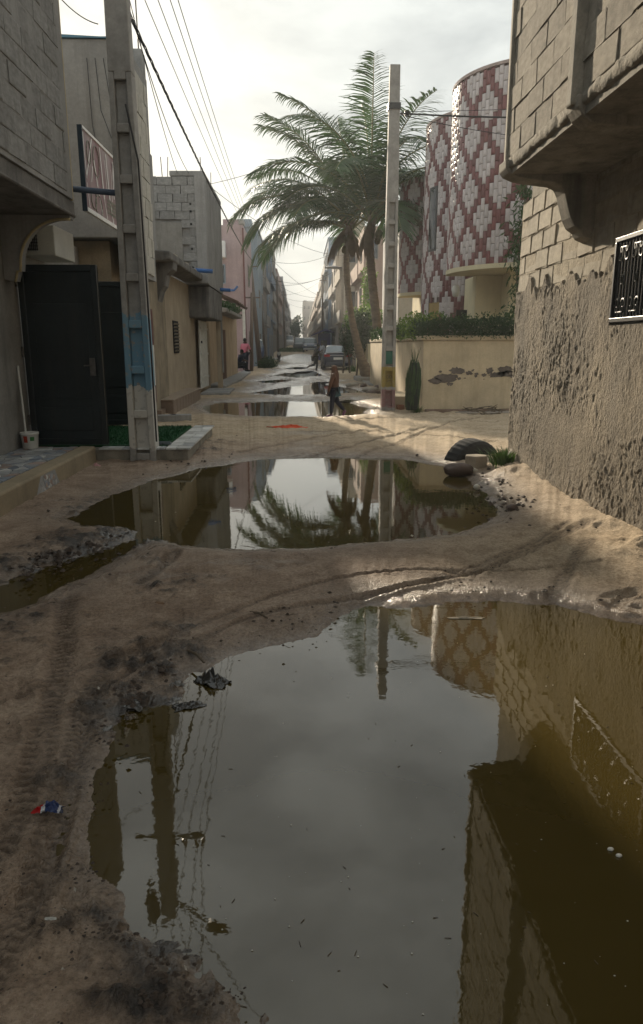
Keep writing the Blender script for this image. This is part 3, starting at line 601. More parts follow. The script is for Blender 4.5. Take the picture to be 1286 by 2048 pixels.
# ------------------------------------------------------------------ concrete utility poles
def paint_pole(name, bands):
    """concrete with flaking painted bands: list of (z0, z1, colour)"""
    m = bpy.data.materials.new(name); m.use_nodes = True; t = m.node_tree; n = t.nodes; L = t.links; p = n['Principled BSDF']; p.inputs['Roughness'].default_value = .8
    tcn = n.new('ShaderNodeTexCoord'); sp = n.new('ShaderNodeSeparateXYZ'); L.new(tcn.outputs['Object'], sp.inputs[0])
    q = n.new('ShaderNodeTexNoise'); q.inputs['Scale'].default_value = 7; q.inputs['Detail'].default_value = 7; q.inputs['Roughness'].default_value = .7; L.new(tcn.outputs['Object'], q.inputs['Vector'])
    r = n.new('ShaderNodeValToRGB'); r.color_ramp.elements[0].position = .3; r.color_ramp.elements[1].position = .7; r.color_ramp.elements[0].color = (.21, .20, .185, 1); r.color_ramp.elements[1].color = (.35, .335, .315, 1); L.new(q.outputs[0], r.inputs[0]); out = r.outputs[0]
    for z0, z1, col, flake in bands:
        za = n.new('ShaderNodeMath'); za.operation = 'MULTIPLY_ADD'; L.new(q.outputs[0], za.inputs[0]); za.inputs[1].default_value = .5*flake; L.new(sp.outputs['Z'], za.inputs[2])
        g1 = n.new('ShaderNodeMath'); g1.operation = 'GREATER_THAN'; L.new(za.outputs[0], g1.inputs[0]); g1.inputs[1].default_value = z0+.25*flake
        g2 = n.new('ShaderNodeMath'); g2.operation = 'LESS_THAN'; L.new(za.outputs[0], g2.inputs[0]); g2.inputs[1].default_value = z1+.25*flake
        q2 = n.new('ShaderNodeTexNoise'); q2.inputs['Scale'].default_value = 16; q2.inputs['Detail'].default_value = 6; L.new(tcn.outputs['Object'], q2.inputs['Vector'])
        g3 = n.new('ShaderNodeValToRGB'); g3.color_ramp.elements[0].position = .36; g3.color_ramp.elements[1].position = .42; g3.color_ramp.elements[0].color = (1-flake,)*3+(1,); L.new(q2.outputs[0], g3.inputs[0])
        m1 = n.new('ShaderNodeMath'); m1.operation = 'MULTIPLY'; L.new(g1.outputs[0], m1.inputs[0]); L.new(g2.outputs[0], m1.inputs[1])
        m2 = n.new('ShaderNodeMath'); m2.operation = 'MULTIPLY'; L.new(m1.outputs[0], m2.inputs[0]); L.new(g3.outputs[0], m2.inputs[1])
        mx_ = n.new('ShaderNodeMix'); mx_.data_type = 'RGBA'; L.new(m2.outputs[0], mx_.inputs[0]); L.new(out, mx_.inputs[6]); mx_.inputs[7].default_value = (*col, 1); out = mx_.outputs[2]
    L.new(out, p.inputs['Base Color']); bp = n.new('ShaderNodeBump'); bp.inputs['Strength'].default_value = .35; bp.inputs['Distance'].default_value = .01; L.new(q.outputs[0], bp.inputs['Height']); L.new(bp.outputs[0], p.inputs['Normal'])
    return m
def utility_pole(name, label, x, y, top, w0, w1, d0, d1, zpk, npk, m, group, z_base=-.2, lean=(0, 0)):
    t = thing(name, label, 'pole', (x, y, 0), group); k = MB()
    def ww(z): return w0+(w1-w0)*z/top
    def dd(z): return d0+(d1-d0)*z/top
    def sec(xa, xb, ya, yb, za, zb):   # tapered box with fractional x/y ranges
        v = []
        for z in (za, zb):
            cx = x+lean[0]*z; cy = y+lean[1]*z
            for fx, fy in ((xa, ya), (xb, ya), (xb, yb), (xa, yb)): v.append((cx+fx*ww(z)/2, cy+fy*dd(z)/2, z))
        k.add(v, [(0, 3, 2, 1), (4, 5, 6, 7), (0, 1, 5, 4), (1, 2, 6, 5), (2, 3, 7, 6), (3, 0, 4, 7)])
    sec(-1, -.52, -1, 1, z_base, zpk); sec(.52, 1, -1, 1, z_base, zpk); sec(-.52, .52, -.35, .35, z_base, zpk)
    ph = (zpk-.12)/npk
    for i in range(npk+1):
        z = .04+i*ph; 
        for sg in (-1, 1): sec(-.52, .52, min(sg*.35, sg*.995), max(sg*.35, sg*.995), z, z+.10)
    sec(-1, 1, -1, 1, zpk, top)
    k.build('shaft', m, t, bevel=.012)
    return t
M_pole_r = paint_pole('painted_pole_right', [(.12, .52, (.26, .15, .15), .4), (.58, 1.02, (.30, .23, .06), .3)])
rp_ = utility_pole('utility_pole', 'concrete utility pole with green, yellow and red painted foot beside the cream wall', 2.0, 16.3, 7.12, .31, .21, .26, .18, 4.55, 10, M_pole_r, 'concrete utility poles')
k = MB(); zz = (at(775, 700, Y=16.2).z, at(775, 728, Y=16.2).z); k.box(1.925, 2.075, 16.203, 16.206, min(zz), max(zz)); k.build('green_panel', mat('flat_green_paint', (.02, .13, .09), .7, .2), rp_)
k = MB()
for dx, r_ in ((-.035, .03), (.035, .03)):
    k.tube([(2.0+dx+r_*math.cos(a), 16.16, .80+r_*math.sin(a)) for a in np.linspace(0, 6.28, 12)], .006, 4)
k.tube([(1.985, 16.16, .76), (2.0, 16.16, .90), (2.015, 16.16, .76)], .006, 4); k.tube([(1.95, 16.16, .70), (2.05, 16.16, .73)], .005, 4)
k.build('painted_mark', mat('dark_brown_paint', (.10, .07, .03), .8), rp_)
k = MB(); k.box(1.87, 2.13, 16.18, 16.42, 6.28, 6.40); k.build('clamp', M_iron, rp_)
k = MB(); k.box(2.09, 2.30, 16.26, 16.30, 6.20, 6.23); k.box(2.22, 2.32, 16.25, 16.31, 6.17, 6.26); k.build('cable_anchor', M_iron, rp_)
# ------------------------------------------------------------------ left side, from the camera outwards
M_block_grey = mat('grey_concrete_block', (.30, .297, .29), .93, .3, 4, .4, 40, rand=.10, streak=.5, scol=(.10, .095, .09))
M_render_grey = mat('grey_cement_render', (.325, .32, .312), .92, .25, 1.6, .3, 45, streak=.45, scol=(.13, .12, .11))
M_render_mould = mat('mouldy_grey_render', (.29, .278, .258), .92, .3, 2.0, .35, 45, streak=.6, scol=(.07, .07, .06))
M_slab = mat('stained_slab_concrete', (.21, .20, .188), .93, .4, 3, .5, 30, streak=.8, scol=(.05, .05, .05))
M_trim = mat('faded_cream_trim', (.48, .40, .24), .85, .25)
M_door = mat('black_green_steel', (.020, .027, .029), .30, .35, 2.0, .10, 6, spec=.5, streak=.35, scol=(.05, .045, .038), bdist=.02)
M_white_paint = mat('chalky_white_paint', (.62, .62, .58), .7, .2, 8)
M_steel_d = mat('dull_grey_steel', (.14, .13, .12), .5, .3, 20, .1, metal=.5)
LX = -3.5; UX = -2.70
l1 = thing('street_house', 'grey block house with overhanging upper floor above the mosaic terrace', 'house', (-5, 4, 0))
k = MB(); k.box(-8, LX, -5, 12.0, -.1, 3.0); k.build('ground_floor_wall', M_render_mould, l1)
k = MB(); k.box(-8, UX+.05, -5, 9.0, 3.16, 5.95); k.build('upper_wall', M_mortar if False else M_render_grey, l1)
brick_wall(l1, M_block_grey, 'x', UX+.025, 4.6, 8.84, 3.2, 5.95, .42, .21, .06, .012, seed=21, jit=.006)
k = MB(); k.box(-4.2, UX+.035, 8.84, 9.10, 3.16, 5.98); k.build('corner_column', M_trim, l1, bevel=.02)
k = MB(); k.box(-8, UX+.03, -5, 9.12, 2.98, 3.157); k.build('floor_slab', M_slab, l1, bevel=.02)
k = MB(); k.tube([(UX+.022, -3, 2.995), (UX+.022, 9.1, 2.995)], .022, 8); k.build('slab_edge', M_slab, l1)
# arched bracket with trim
ar = [(LX-.01, 2.26), (LX+.12, 2.24), (LX+.14, 2.30), (LX+.155, 2.36), (LX+.19, 2.36), (LX+.20, 2.42)]
for i in range(13):
    a = math.pi-(i/12)*math.pi/2; ar.append((LX+.20+.54+.54*math.cos(a), 2.42+.52*math.sin(a)))
ar += [(UX+.02, 2.94), (UX+.02, 2.978), (LX-.01, 2.978)]
MB().prism(ar, 'y', 8.92, 9.08).build('bracket', M_render_grey, l1)
k = MB(); pp = ar[1:-2]; k.tube([(p[0]+.004, 8.915, p[1]-.01) for p in pp], .017, 6); k.build('bracket_trim', M_trim, l1, smooth=True)
k = MB()
for dx, dy in ((.0, .0), (.16, .0), (0, -.18), (.16, -.18)):
    k.tube([(UX-.12-dx, 9.0+dy, 5.9), (UX-.12-dx+random.uniform(-.04, .04), 9.0+dy, 6.35+random.random()*.4)], .008, 5)
k.tube([(UX-.3, 9.0, 6.1), (UX-.1, 9.0, 6.1)], .006, 5); k.tube([(UX-.3, 9.0, 6.2), (UX-.1, 9.0, 6.21)], .006, 5)
k.build('rebar', mat('rusty_rebar', (.09, .06, .045), .8), l1)
# terrace with broken-tile mosaic
M_kerb = mat('brown_painted_kerb', (.32, .26, .175), .85, .25, 2.5, .2, 50, streak=.3)
tr = thing('mosaic_terrace', 'raised terrace of broken marble mosaic with a brown kerb', 'terrace', (-3, 6, 0))
k = MB(); k.box(LX, -2.80, -4, 9.02, -.15, .232); k.build('base', M_mortar, tr)
k = MB(); k.prism([(-2.80, -.15), (-2.615, -.15), (-2.615, .225), (-2.63, .245), (-2.80, .25)], 'y', -4, 9.05); k.build('kerb', M_kerb, tr, bevel=.01)
M_mos = [mat('mosaic_'+n_, c, .35, .4, 9, .1, 60, rand=.25, stretch=(1, 4, 1)) for n_, c in (('grey', (.42, .43, .44)), ('blue', (.28, .32, .38)), ('white', (.66, .66, .64)), ('rose', (.42, .31, .26)))]
nx, ny = 5, 28; ptsm = {}
rr = random.Random(4)
for i in range(nx+1):
    for j in range(ny+1):
        ptsm[i, j] = (LX+.01+(.68*(i+(rr.uniform(-.33, .33) if 0 < i < nx else 0))/nx), 4.9+(4.1*(j+(rr.uniform(-.38, .38) if 0 < j < ny else 0))/ny))
for i in range(nx):
    for j in range(ny):
        q = [ptsm[i, j], ptsm[i+1, j], ptsm[i+1, j+1], ptsm[i, j+1]]; sets = [q] if rr.random() < .45 else ([q[:3], [q[0], q[2], q[3]]] if rr.random() < .5 else [[q[0], q[1], q[3]], q[1:]])
        for s_ in sets:
            c = (sum(p[0] for p in s_)/len(s_), sum(p[1] for p in s_)/len(s_)); s2 = [(c[0]+(p[0]-c[0])*.90, c[1]+(p[1]-c[1])*.92) for p in s_]
            MB().prism(s2, 'z', .228, .246+rr.uniform(-.003, .003)).build('mosaic_piece', M_mos[rr.choice((0, 0, 0, 1, 1, 2, 3))], tr)
MB().prism([(6.85, -.05), (7.68, -.05), (7.5, .215), (7.08, .215)], 'x', -2.62, -2.6115).build('cement_patch', M_render_grey, tr)
for i in range(46):   # marble chips in the riser patch
    u, v = random.random(), random.random(); c = (7.02+u*(.55-.25*v)+.1*v, .0+v*.19); s2 = [(c[0]+.05*math.cos(a)*random.uniform(.5, 1), c[1]+.035*math.sin(a)*random.uniform(.5, 1)) for a in np.linspace(0, 5.4, 5)]
    MB().prism(s2, 'x', -2.618, -2.6085-.0015*random.random()).build('marble_chip', M_mos[rr.choice((0, 0, 1, 2, 3))], tr)
# bucket on the terrace
bk = thing('paint_bucket', 'white plastic paint bucket with red and green label by the steel gate', 'bucket', (-3.36, 8.86, .25))
M_pl = mat('white_plastic', (.62, .61, .57), .4, .08, 5, 0, 10)
MB().lathe((-3.36, 8.86, .25), [(.085, 0), (.09, .005), (.105, .17), (.112, .175), (.112, .20), (.104, .20), (.10, .19)], 24).build('body', M_pl, bk, smooth=True)
def curved_patch(c, r0, r1, z0, z1, a0, a1):
    k = MB(); n = 8; v = []; 
    for i in range(n+1):
        a = a0+(a1-a0)*i/n; v += [(c[0]+r0*math.cos(a), c[1]+r0*math.sin(a), z0), (c[0]+r1*math.cos(a), c[1]+r1*math.sin(a), z1)]
    return k.add(v, [(2*i, 2*i+2, 2*i+3, 2*i+1) for i in range(n)])
curved_patch((-3.36, 8.86), .0985, .105, .33, .41, -2.0, -1.5).build('label', mat('label_red', (.45, .06, .03), .5), bk)
curved_patch((-3.36, 8.86), .0995, .1055, .35, .40, -1.2, -.7).build('label', mat('label_green', (.05, .20, .05), .5), bk)
k = MB(); k.tube([(-3.40, 8.86, .3), (-3.435, 8.93, .75), (-3.475, 9.0, 1.25)], .012, 6); k.build('stick', M_white_paint, bk)
# gate: two dark steel leaves swung open across the threshold
def leaf(label, y, x0, x1, extra):
    g_ = thing('gate_leaf', label, 'gate', ((x0+x1)/2, y, .23), 'steel gate leaves')
    k = MB(); k.box(x0, x1, y-.02, y+.02, .245, 2.45); k.build('panel', M_door, g_)
    k = MB(); k.box(x0, x0+.07, y-.045, y+.03, .24, 2.46); k.box(x1-.07, x1, y-.045, y+.03, .24, 2.46); k.box(x0+.07, x1-.07, y-.043, y+.03, 2.38, 2.46); k.box(x0+.07, x1-.07, y-.043, y+.03, .24, .32); k.build('frame', M_door, g_, bevel=.006)
    xm = (x0+x1)/2; hw = (x1-x0)/2-.16
    k = MB(); k.tube([(xm-hw, y-.03, 2.06+.0)]+[(xm+hw*math.cos(math.pi-a), y-.03, 2.06+.17*math.sin(a)) for a in np.linspace(0, math.pi, 13)]+[(xm+hw, y-.03, 2.06)], .016, 6); k.build('arch_moulding', M_door, g_, smooth=True)
    for za, zb in ((.42, .72), (.84, 2.0)):
        k = MB(); k.box(xm-hw, xm+hw, y-.032, y-.02, za, zb); k.build('pressed_panel', M_door, g_, bevel=.012)
    MB().box(x1-.16, x1-.09, y-.06, y-.04, 1.12, 1.34).build('lock_plate', M_steel_d, g_, bevel=.004)
    MB().tube([(x1-.125, y-.06, 1.25), (x1-.125, y-.10, 1.25), (x1-.22, y-.10, 1.245)], .009, 6).build('handle', M_steel_d, g_)
    for z in (.5, 1.35, 2.2): MB().tube([(x0-.012, y-.05, z), (x0-.012, y-.05, z+.13)], .016, 8).build('hinge', M_steel_d, g_)
    return g_
leaf('black steel gate leaf with arched moulding swung open behind the paint bucket', 9.27, -3.47, -2.50, 1)
leaf('black steel gate leaf standing open behind the blue and white pole', 11.62, -3.45, -2.55, 1)
# threshold platform with artificial turf
pf = thing('tiled_platform', 'low platform edged with pale broken tiles around the green turf', 'platform', (-2, 10, 0))
k = MB(); k.box(LX, -1.46, 9.16, 11.75, -.15, .19); k.build('base', M_conc_dark, pf, bevel=.01)
tl_ = [(-1.745, -1.43, 9.13, 11.78), (LX+.9, -1.76, 9.13, 9.33)]
for x0, x1, y0, y1 in tl_:
    y = y0
    if x1-x0 < .5:
        while y < y1-.05:
            h = rr.uniform(.16, .34); h = min(h, y1-y); xs_ = x0+(x1-x0)*rr.uniform(.35, .65)
            MB().prism([(x0+.004, y+.004), (xs_-.004, y+.01), (xs_-.01, y+h-.006), (x0+.005, y+h-.004)], 'z', .185, .207+rr.uniform(-.002, .002)).build('tile', M_mos[2], pf)
            MB().prism([(xs_+.004, y+.008), (x1, y+.004), (x1, y+h-.005), (xs_-.002, y+h-.006)], 'z', .185, .207+rr.uniform(-.002, .002)).build('tile', M_mos[rr.choice((0, 2, 2))], pf); y += h
    else:
        x = x0
        while x < x1-.05:
            h = min(rr.uniform(.18, .35), x1-x); MB().prism([(x+.004, y0), (x+h-.004, y0), (x+h-.006, y1), (x+.006, y1)], 'z', .185, .206+rr.uniform(-.002, .002)).build('tile', M_mos[rr.choice((0, 2, 2))], pf); x += h
tf = thing('artificial_turf', 'bright green artificial turf mat laid at the open gate', 'turf', (-2.5, 10.5, .2))
k = MB(); k.box(-3.45, -1.775, 9.35, 11.6, .19, .216); M_turf = mat('turf_green', (.012, .085, .025), .85, .4, 30, .8, 220); k.build('backing', M_turf, tf)
n = 9000; P_ = np.stack([rs.uniform(-3.45, -1.775, n), rs.uniform(9.35, 11.6, n), np.full(n, .212)], 1); V, F = leaves(P_, .03, 5, .25, 2.5); npmesh('pile', V, F, M_turf, tf, smooth=False, kind='stuff')
pb = thing('steel_channel', 'short grey steel channel lying on the turf corner', 'metal bar', (-1.8, 9.5, .22))
k = MB(); k.box(-2.0, -1.72, 9.36, 9.46, .218, .24); k.box(-2.0, -1.72, 9.36, 9.375, .24, .262); k.build('bar', mat('grey_painted_steel', (.13, .16, .17), .5), pb)
# air conditioner
ac = thing('air_conditioner', 'white air conditioner box under the arched bracket', 'air conditioner', (-3.3, 9.9, 2.6))
k = MB(); k.box(-3.49, -3.08, 9.55, 10.35, 2.60, 3.0 - .03); k.build('case', mat('aged_white_case', (.48, .48, .44), .5, .15), ac, bevel=.015)
k = MB()
for i in range(8): k.box(-3.46+i*.022, -3.452+i*.022, 9.535, 9.549, 2.66, 2.92)
for i in range(7): k.box(-3.47, -3.29, 9.538, 9.548, 2.67+i*.04, 2.678+i*.04)
k.build('grille', M_iron, ac)
# sign board hung along the street
sg = thing('shop_sign', 'crimson vinyl shop sign with painted white strokes hung above the gate', 'sign', (-2.8, 11, 3.2))
SX = -2.62; sy0, sy1, sz0, sz1 = at(165, 300, X=SX).y, at(238, 390, X=SX).y, 3.13, 4.06
k = MB(); k.box(SX-.04, SX, sy0, sy1, sz0, sz1); k.build('panel', mat('crimson_vinyl', (.50, .42, .43), .3, .5, 2.2, .12, 5, col2=(.30, .13, .16), stretch=(1, 1, .35), bdist=.04), sg)
M_wv = mat('white_frame_and_glint', (.90, .89, .87), .4, .1, 5, 0, 10)
k = MB(); t_ = .028; k.box(SX-.045, SX+.012, sy0-.02, sy0+.005, sz0-.02, sz1+.02); k.build('edge', mat('dark_blue_steel', (.03, .05, .075), .5), sg)
k = MB(); k.box(SX-.03, SX+.016, sy0+.006, sy1, sz1-.012, sz1+.02); k.build('frame', M_wv, sg); k = MB(); k.box(SX-.03, SX+.016, sy0+.006, sy1, sz0-.02, sz0+.03); k.build('frame', M_wv, sg)
def suv(u, v): return (SX+.006, sy0+(sy1-sy0)*u, sz0+(sz1-sz0)*v)
glints = [((.02, .95), (.05, .40), .012), ((.05, .42), (.24, .97), .018), ((.05, .35), (.08, .05), .012), ((.17, .40), (.22, .62), .014), ((.27, .72), (.33, .40), .02), ((.33, .40), (.42, .06), .012), ((.45, .96), (.50, .30), .022), ((.50, .30), (.56, .05), .014), ((.62, .95), (.67, .35), .024), ((.67, .35), (.74, .04), .016), ((.57, .85), (.60, .40), .010), ((.76, .80), (.75, .35), .012), ((.82, .93), (.90, .28), .03), ((.82, .90), (.81, .40), .02), ((.95, .55), (.97, .06), .018)]  # sky reflections along the vinyl creases, painted as white strips
for (u0, v0), (u1, v1), w_ in glints:
    a, c = suv(u0, v0), suv(u1, v1); MB().add([(a[0], a[1]-w_*.8, a[2]), (a[0], a[1]+w_*.8, a[2]), (c[0], c[1]+w_*1.2, c[2]), (c[0], c[1]-w_*1.2, c[2])], [(0, 1, 2, 3)]).build('glint', M_wv, sg)
M_txt = mat('faded_print', (.33, .34, .27), .5, .4, 40)
for (u, v), ru, rv in (((.20, .20), .07, .13), ((.33, .14), .09, .15), ((.33, .72), .08, .2), ((.14, .75), .05, .15)):
    MB().tube([suv(u+ru*math.cos(a), v+rv*math.sin(a)) for a in np.linspace(0, 6.28, 18)], .006, 4).build('print_outline', M_txt, sg)
for j in range(4):
    u = .58
    while u < .97:
        l_ = random.uniform(.02, .07); a, c = suv(u, .30-.055*j), suv(min(u+l_, .98), .335-.055*j); MB().add([a, (a[0], c[1], a[2]), c, (a[0], a[1], c[2])], [(0, 1, 2, 3)]).build('print_text', M_txt, sg); u += l_+.012
k = MB(); k.tube([(-3.0, 9.35, 3.31), (-2.75, 9.32, 3.34), (-2.05, 9.25, 3.27)], .035, 10); k.tube([(-2.98, 9.35, 3.6), (-2.95, 9.35, 3.1)], .02, 6); k.build('support_pipe', mat('blue_grey_pvc', (.075, .10, .15), .5), sg, smooth=True)
# second house: side wall towards the camera, tall bay on the street
l2 = thing('rendered_house', 'plain grey rendered house side above the steel gate with bare rebar', 'house', (-4.5, 13, 0))
k = MB(); k.box(-8, -2.56, 11.75, 13.4, 3.12, 5.86); k.box(-8, -3.1, 13.4, 16.4, 3.12, 5.4); k.build('upper_wall', M_render_grey, l2, bevel=.015)
k = MB(); k.box(-8, -3.0, 11.95, 16.5, -.1, 3.10); k.build('ground_floor_wall', mat('brown_damp_render', (.30, .25, .18), .93, .35, 2.5, .35, streak=.5), l2)
k = MB(); k.prism([(-8, 5.90), (-5.2, 5.93), (-4.2, 5.90), (-3.5, 5.905), (-2.9, 5.88), (-2.56, 5.885), (-2.56, 5.862), (-8, 5.862)], 'y', 11.72, 12.2); k.build('roof_sheet', mat('blue_plastic_sheet', (.12, .25, .35), .5), l2)
k = MB(); k.box(-2.95, -2.58, 13.15, 13.45, 2.95, 6.25); k.build('column', M_block_grey, l2, bevel=.02)
k = MB()
for dx, dy in ((-.24, 0), (-.04, .05)): k.tube([(-2.60+dx, 13.2+dy, 6.2), (-2.61+dx, 13.2+dy, 7.2)], .011, 5)
k.tube([(-2.86, 13.2, 7.05), (-2.62, 13.25, 7.06)], .006, 4); k.build('rebar', MT['rusty_rebar'], l2)
brick_wall(l2, mat('pale_panel_block', (.50, .48, .43), .85, .2, 5, .2, rand=.1), 'x', -2.555, 11.78, 13.14, 2.66, 5.7, .34, .30, .05, .02, seed=31)
k = MB(); k.box(-2.75, -2.57, 11.8, 13.4, 2.6, 3.12); k.build('beam', M_render_grey, l2)
k = MB()
for i in range(3): k.tube([(-3.1+.12*i, 11.73, 5.6), (-3.08+.14*i, 11.72, 4.7+.2*i), (-3.0+.2*i, 11.72, 4.2+.3*i)], .006, 4)
k.build('loose_cable', M_iron, l2)
k = MB(); k.box(-3.0, -2.97, 13.9, 14.9, .35, 2.2); dd_ = k.build('door', mat('dark_red_steel', (.10, .03, .03), .5), l2)
k = MB(); k.box(-2.97, -2.955, 14.0, 14.8, .7, 1.5); k.build('notice', M_white_paint, dd_)
# the blue and white painted pole at the platform
M_pole_l = paint_pole('painted_pole_left', [(.20, .98, (.50, .48, .44), .5), (.98, 1.50, (.14, .26, .35), .75), (1.50, 1.86, (.15, .26, .34), 1.0)])
lp = utility_pole('utility_pole', 'concrete utility pole with blue and white painted foot at the turf platform', -2.03, 9.22, 7.05, .335, .23, .26, .18, 4.55, 8, M_pole_l, 'concrete utility poles', z_base=.0, lean=(-.004, 0))
M_steel = mat('galvanised_steel', (.22, .22, .21), .5, .2, 10, .1, metal=.4)
k = MB(); k.box(-2.50, -1.46, 9.14, 9.20, 5.52, 5.58); k.build('crossarm', M_iron, lp)
for x in (-1.95, -1.78, -1.62, -1.52):
    MB().lathe((x+.02, 9.17, 5.58), [(.012, 0), (.012, .06), (.035, .07), (.03, .1), (.035, .12), (.02, .16), (.008, .17)], 10).build('insulator', mat('brown_porcelain', (.10, .05, .03), .25), lp, smooth=True)
k = MB(); k.tube([(-2.0, 9.2, 6.68), (-1.75, 9.1, 6.78), (-1.45, 8.95, 6.86)], .022, 8); k.build('lamp_arm', M_steel, lp)
k = MB(); v = []
k.lathe((0, 0, 0), [(.01, -.03), (.07, -.03), (.10, 0), (.07, .035), (.01, .05)], 14)
k.v = [(-1.27+x*2.0, 8.87+y*1.0-x*.35, 6.90+z+.12*x) for x, y, z in k.v]; k.build('street_lamp_head', M_steel, lp, smooth=True)
k = MB()
for i in range(7):
    a = random.uniform(0, 6.28); x0 = -2.2+random.uniform(-.08, .05); k.tube([(x0, 9.1, 6.2+random.random()*.3), (x0-.06+.1*math.cos(a), 9.05, 6.6+random.random()*.3), (x0+.05*math.sin(a), 9.1, 7.0)], .014, 5)
k.box(-2.33, -2.20, 9.05, 9.17, 6.55, 7.0); k.build('cable_bundle', M_iron, lp)
k = MB(); k.tube([(-1.99, 9.08, 4.2), (-1.88, 9.07, 3.6), (-1.86, 9.07, 2.2), (-1.845, 9.06, 1.2), (-1.84, 9.06, .3)], .012, 6); k.build('drop_cable', M_iron, lp)
# third house: beige ground floor, canopy slab, block upper storey
M_beige = mat('beige_render', (.42, .35, .26), .9, .2, 1.8, .25, 40, streak=.35, scol=(.20, .13, .08))
l3 = thing('beige_house', 'beige house with dark canopy slab and unfinished grey block storey', 'house', (-5, 20, 0))
k = MB(); k.box(-8, -3.10, 16.5, 24.4, -.1, 3.12); k.build('ground_floor_wall', M_beige, l3)
k = MB(); k.box(-8, -2.50, 20.23, 24.3, 3.12, 5.80); k.build('upper_wall', M_render_grey, l3)
brick_wall(l3, M_block_grey, 'y', 20.2, -4.1, -2.74, 3.49, 5.80, .40, .21, .06, .012, seed=41, skip=lambda u, z: u < -3.08 and z < 4.7)
k = MB(); k.box(-4.15, -3.12, 20.16, 20.23, 3.38, 4.68); k.build('render_patch', M_render_mould, l3)
k = MB(); k.box(-2.75, -2.47, 20.14, 20.5, 3.12, 5.82); k.build('corner_column', M_render_grey, l3, bevel=.015)
k = MB(); k.box(-3.4, -2.49, 20.2, 24.3, 5.823, 5.95); k.build('parapet_course', M_block_grey, l3, bevel=.02)
for x, y in ((-3.6, 20.3), (-3.46, 20.3), (-2.58, 20.3), (-2.53, 22)): MB().tube([(x, y, 5.8), (x+random.uniform(-.03, .03), y, 6.3)], .011, 5).build('rebar', MT['rusty_rebar'], l3)
for i, z in enumerate((5.1, 4.92, 4.6, 3.98, 3.5)): MB().box(-2.90, -2.845, 20.155, 20.168, z, z+.055).build('putlog_hole', M_void, l3)
k = MB(); k.prism([(-3.12, 3.15), (-2.62, 3.20), (-2.62, 3.36), (-3.12, 3.40)], 'y', 15.3, 20.6); k.build('canopy_slab', M_slab, l3, bevel=.03)
for y in (16.3, 17.9, 19.3): MB().box(-2.95, -2.70, y, y+.35, 3.37, 3.43).build('loose_tile', M_block_pale, l3, bevel=.01)
k = MB(); k.prism([(-3.11, 2.35), (-3.0, 2.40), (-2.93, 2.62), (-2.85, 2.72), (-2.80, 2.95), (-2.66, 3.05), (-2.64, 3.2), (-3.11, 3.2)], 'y', 15.7, 16.2); k.build('bracket', M_slab, l3)
k = MB(); k.box(-3.3, -2.52, 20.7, 24.0, 2.25, 3.10); k.build('balcony_box', M_slab, l3, bevel=.03)
k = MB(); k.box(-3.099, -3.05, 22.0, 24.6, .1, 2.24); k.box(-2.75, -2.62, 24.05, 24.5, -.1, 5.8); k.build('pilaster', M_beige, l3)
v1 = MB(); v1.box(-3.099, -3.075, 17.9, 18.6, 1.30, 2.08); vw = v1.build('window', M_void, l3)
for i in range(9): MB().obox((-3.065, 18.25, 1.36+i*.08), (.02, 0, .02), (0, .34, 0), (-.004, 0, .004)).build('louvre', M_conc_dark, vw)
dr = thing('plank_door', 'white planked door leaning open at the beige house', 'door', (-3.0, 22.4, .2))
for i in range(4): MB().box(-3.00, -2.955, 21.65+i*.42, 22.055+i*.42, .22, 2.2).build('plank', M_white_paint, dr, bevel=.01)
for z in (.5, 1.2, 1.95): MB().box(-2.955, -2.93, 21.68, 23.3, z, z+.07).build('batten', M_white_paint, dr)
k = MB(); k.box(-2.95, -2.92, 21.8, 21.95, 1.55, 1.62); k.build('hasp', M_iron, dr)
M_pv = mat('blue_pvc', (.04, .13, .36), .45, .2)
for y, x1, z in ((19.8, -2.30, 3.42), (23.4, -2.18, 3.20)):
    s_ = MB(); s_.tube([(x1-.5, y, z+.01), (x1, y, z-.02)], .055, 10); o = s_.build('drain_spout', M_pv, l3, smooth=True)
k = MB(); k.tube([(-2.6, 24.2, 3.9), (-2.6, 24.25, 2.7), (-2.58, 24.3, .6)], .035, 8); k.build('conduit', M_render_grey, l3)
# tiled entrance steps and paving in front of it
M_step = mat('brown_glazed_step', (.24, .18, .14), .4, .25, 4, .1, 60)
es = thing('entrance_steps', 'brown tiled entrance steps of the beige house', 'steps', (-2.9, 17, 0))
k = MB(); k.box(-3.10, -2.74, 15.45, 19.7, -.1, .33); k.build('landing', M_step, es, bevel=.008)
k = MB(); k.box(-3.05, -2.90, 14.95, 15.44, -.1, .17); k.build('step', M_step, es, bevel=.008)
k = MB(); k.box(-3.12, -2.72, 15.43, 19.72, .333, .36); k.build('tread', mat('pale_step_edge', (.36, .29, .23), .35, .2), es, bevel=.006)
for i in range(10): MB().box(-2.739, -2.733, 15.5+i*.42, 15.5+i*.42+.405, -.05, .32).build('riser_tile', M_step, es)
cb = [(335, 848, .18, .10, .09, 'grey cement block lying by the turf platform, left one'), (362, 847, .20, .10, .09, 'grey cement block lying by the turf platform, right one')]
for px, py, a, b_, c_, lb in cb:
    q = at(px, py, Z=.0); k = MB(); k.obox((q.x, q.y, c_), (a, .04, 0), (-.02, b_, 0), (0, 0, c_)); o = k.build('cement_block', M_block_grey, bevel=.012); tag(o, lb, 'block', 'loose cement blocks')
for px, py, z0, sx, sy, lb in ((437, 783, .0, .42, 1.25, 'long broken concrete paving slab beside the far puddle'), (420, 772, .05, .40, .9, 'square grey paving slab at the plank door')):
    q = at(px, py, Z=.08); k = MB(); k.obox((q.x, q.y, z0+.05), (sx, .05, 0), (-.03, sy, 0), (0, .0, .07)); o = k.build('paving_slab', M_render_grey, bevel=.02); tag(o, lb, 'paving slab', 'paving slabs')
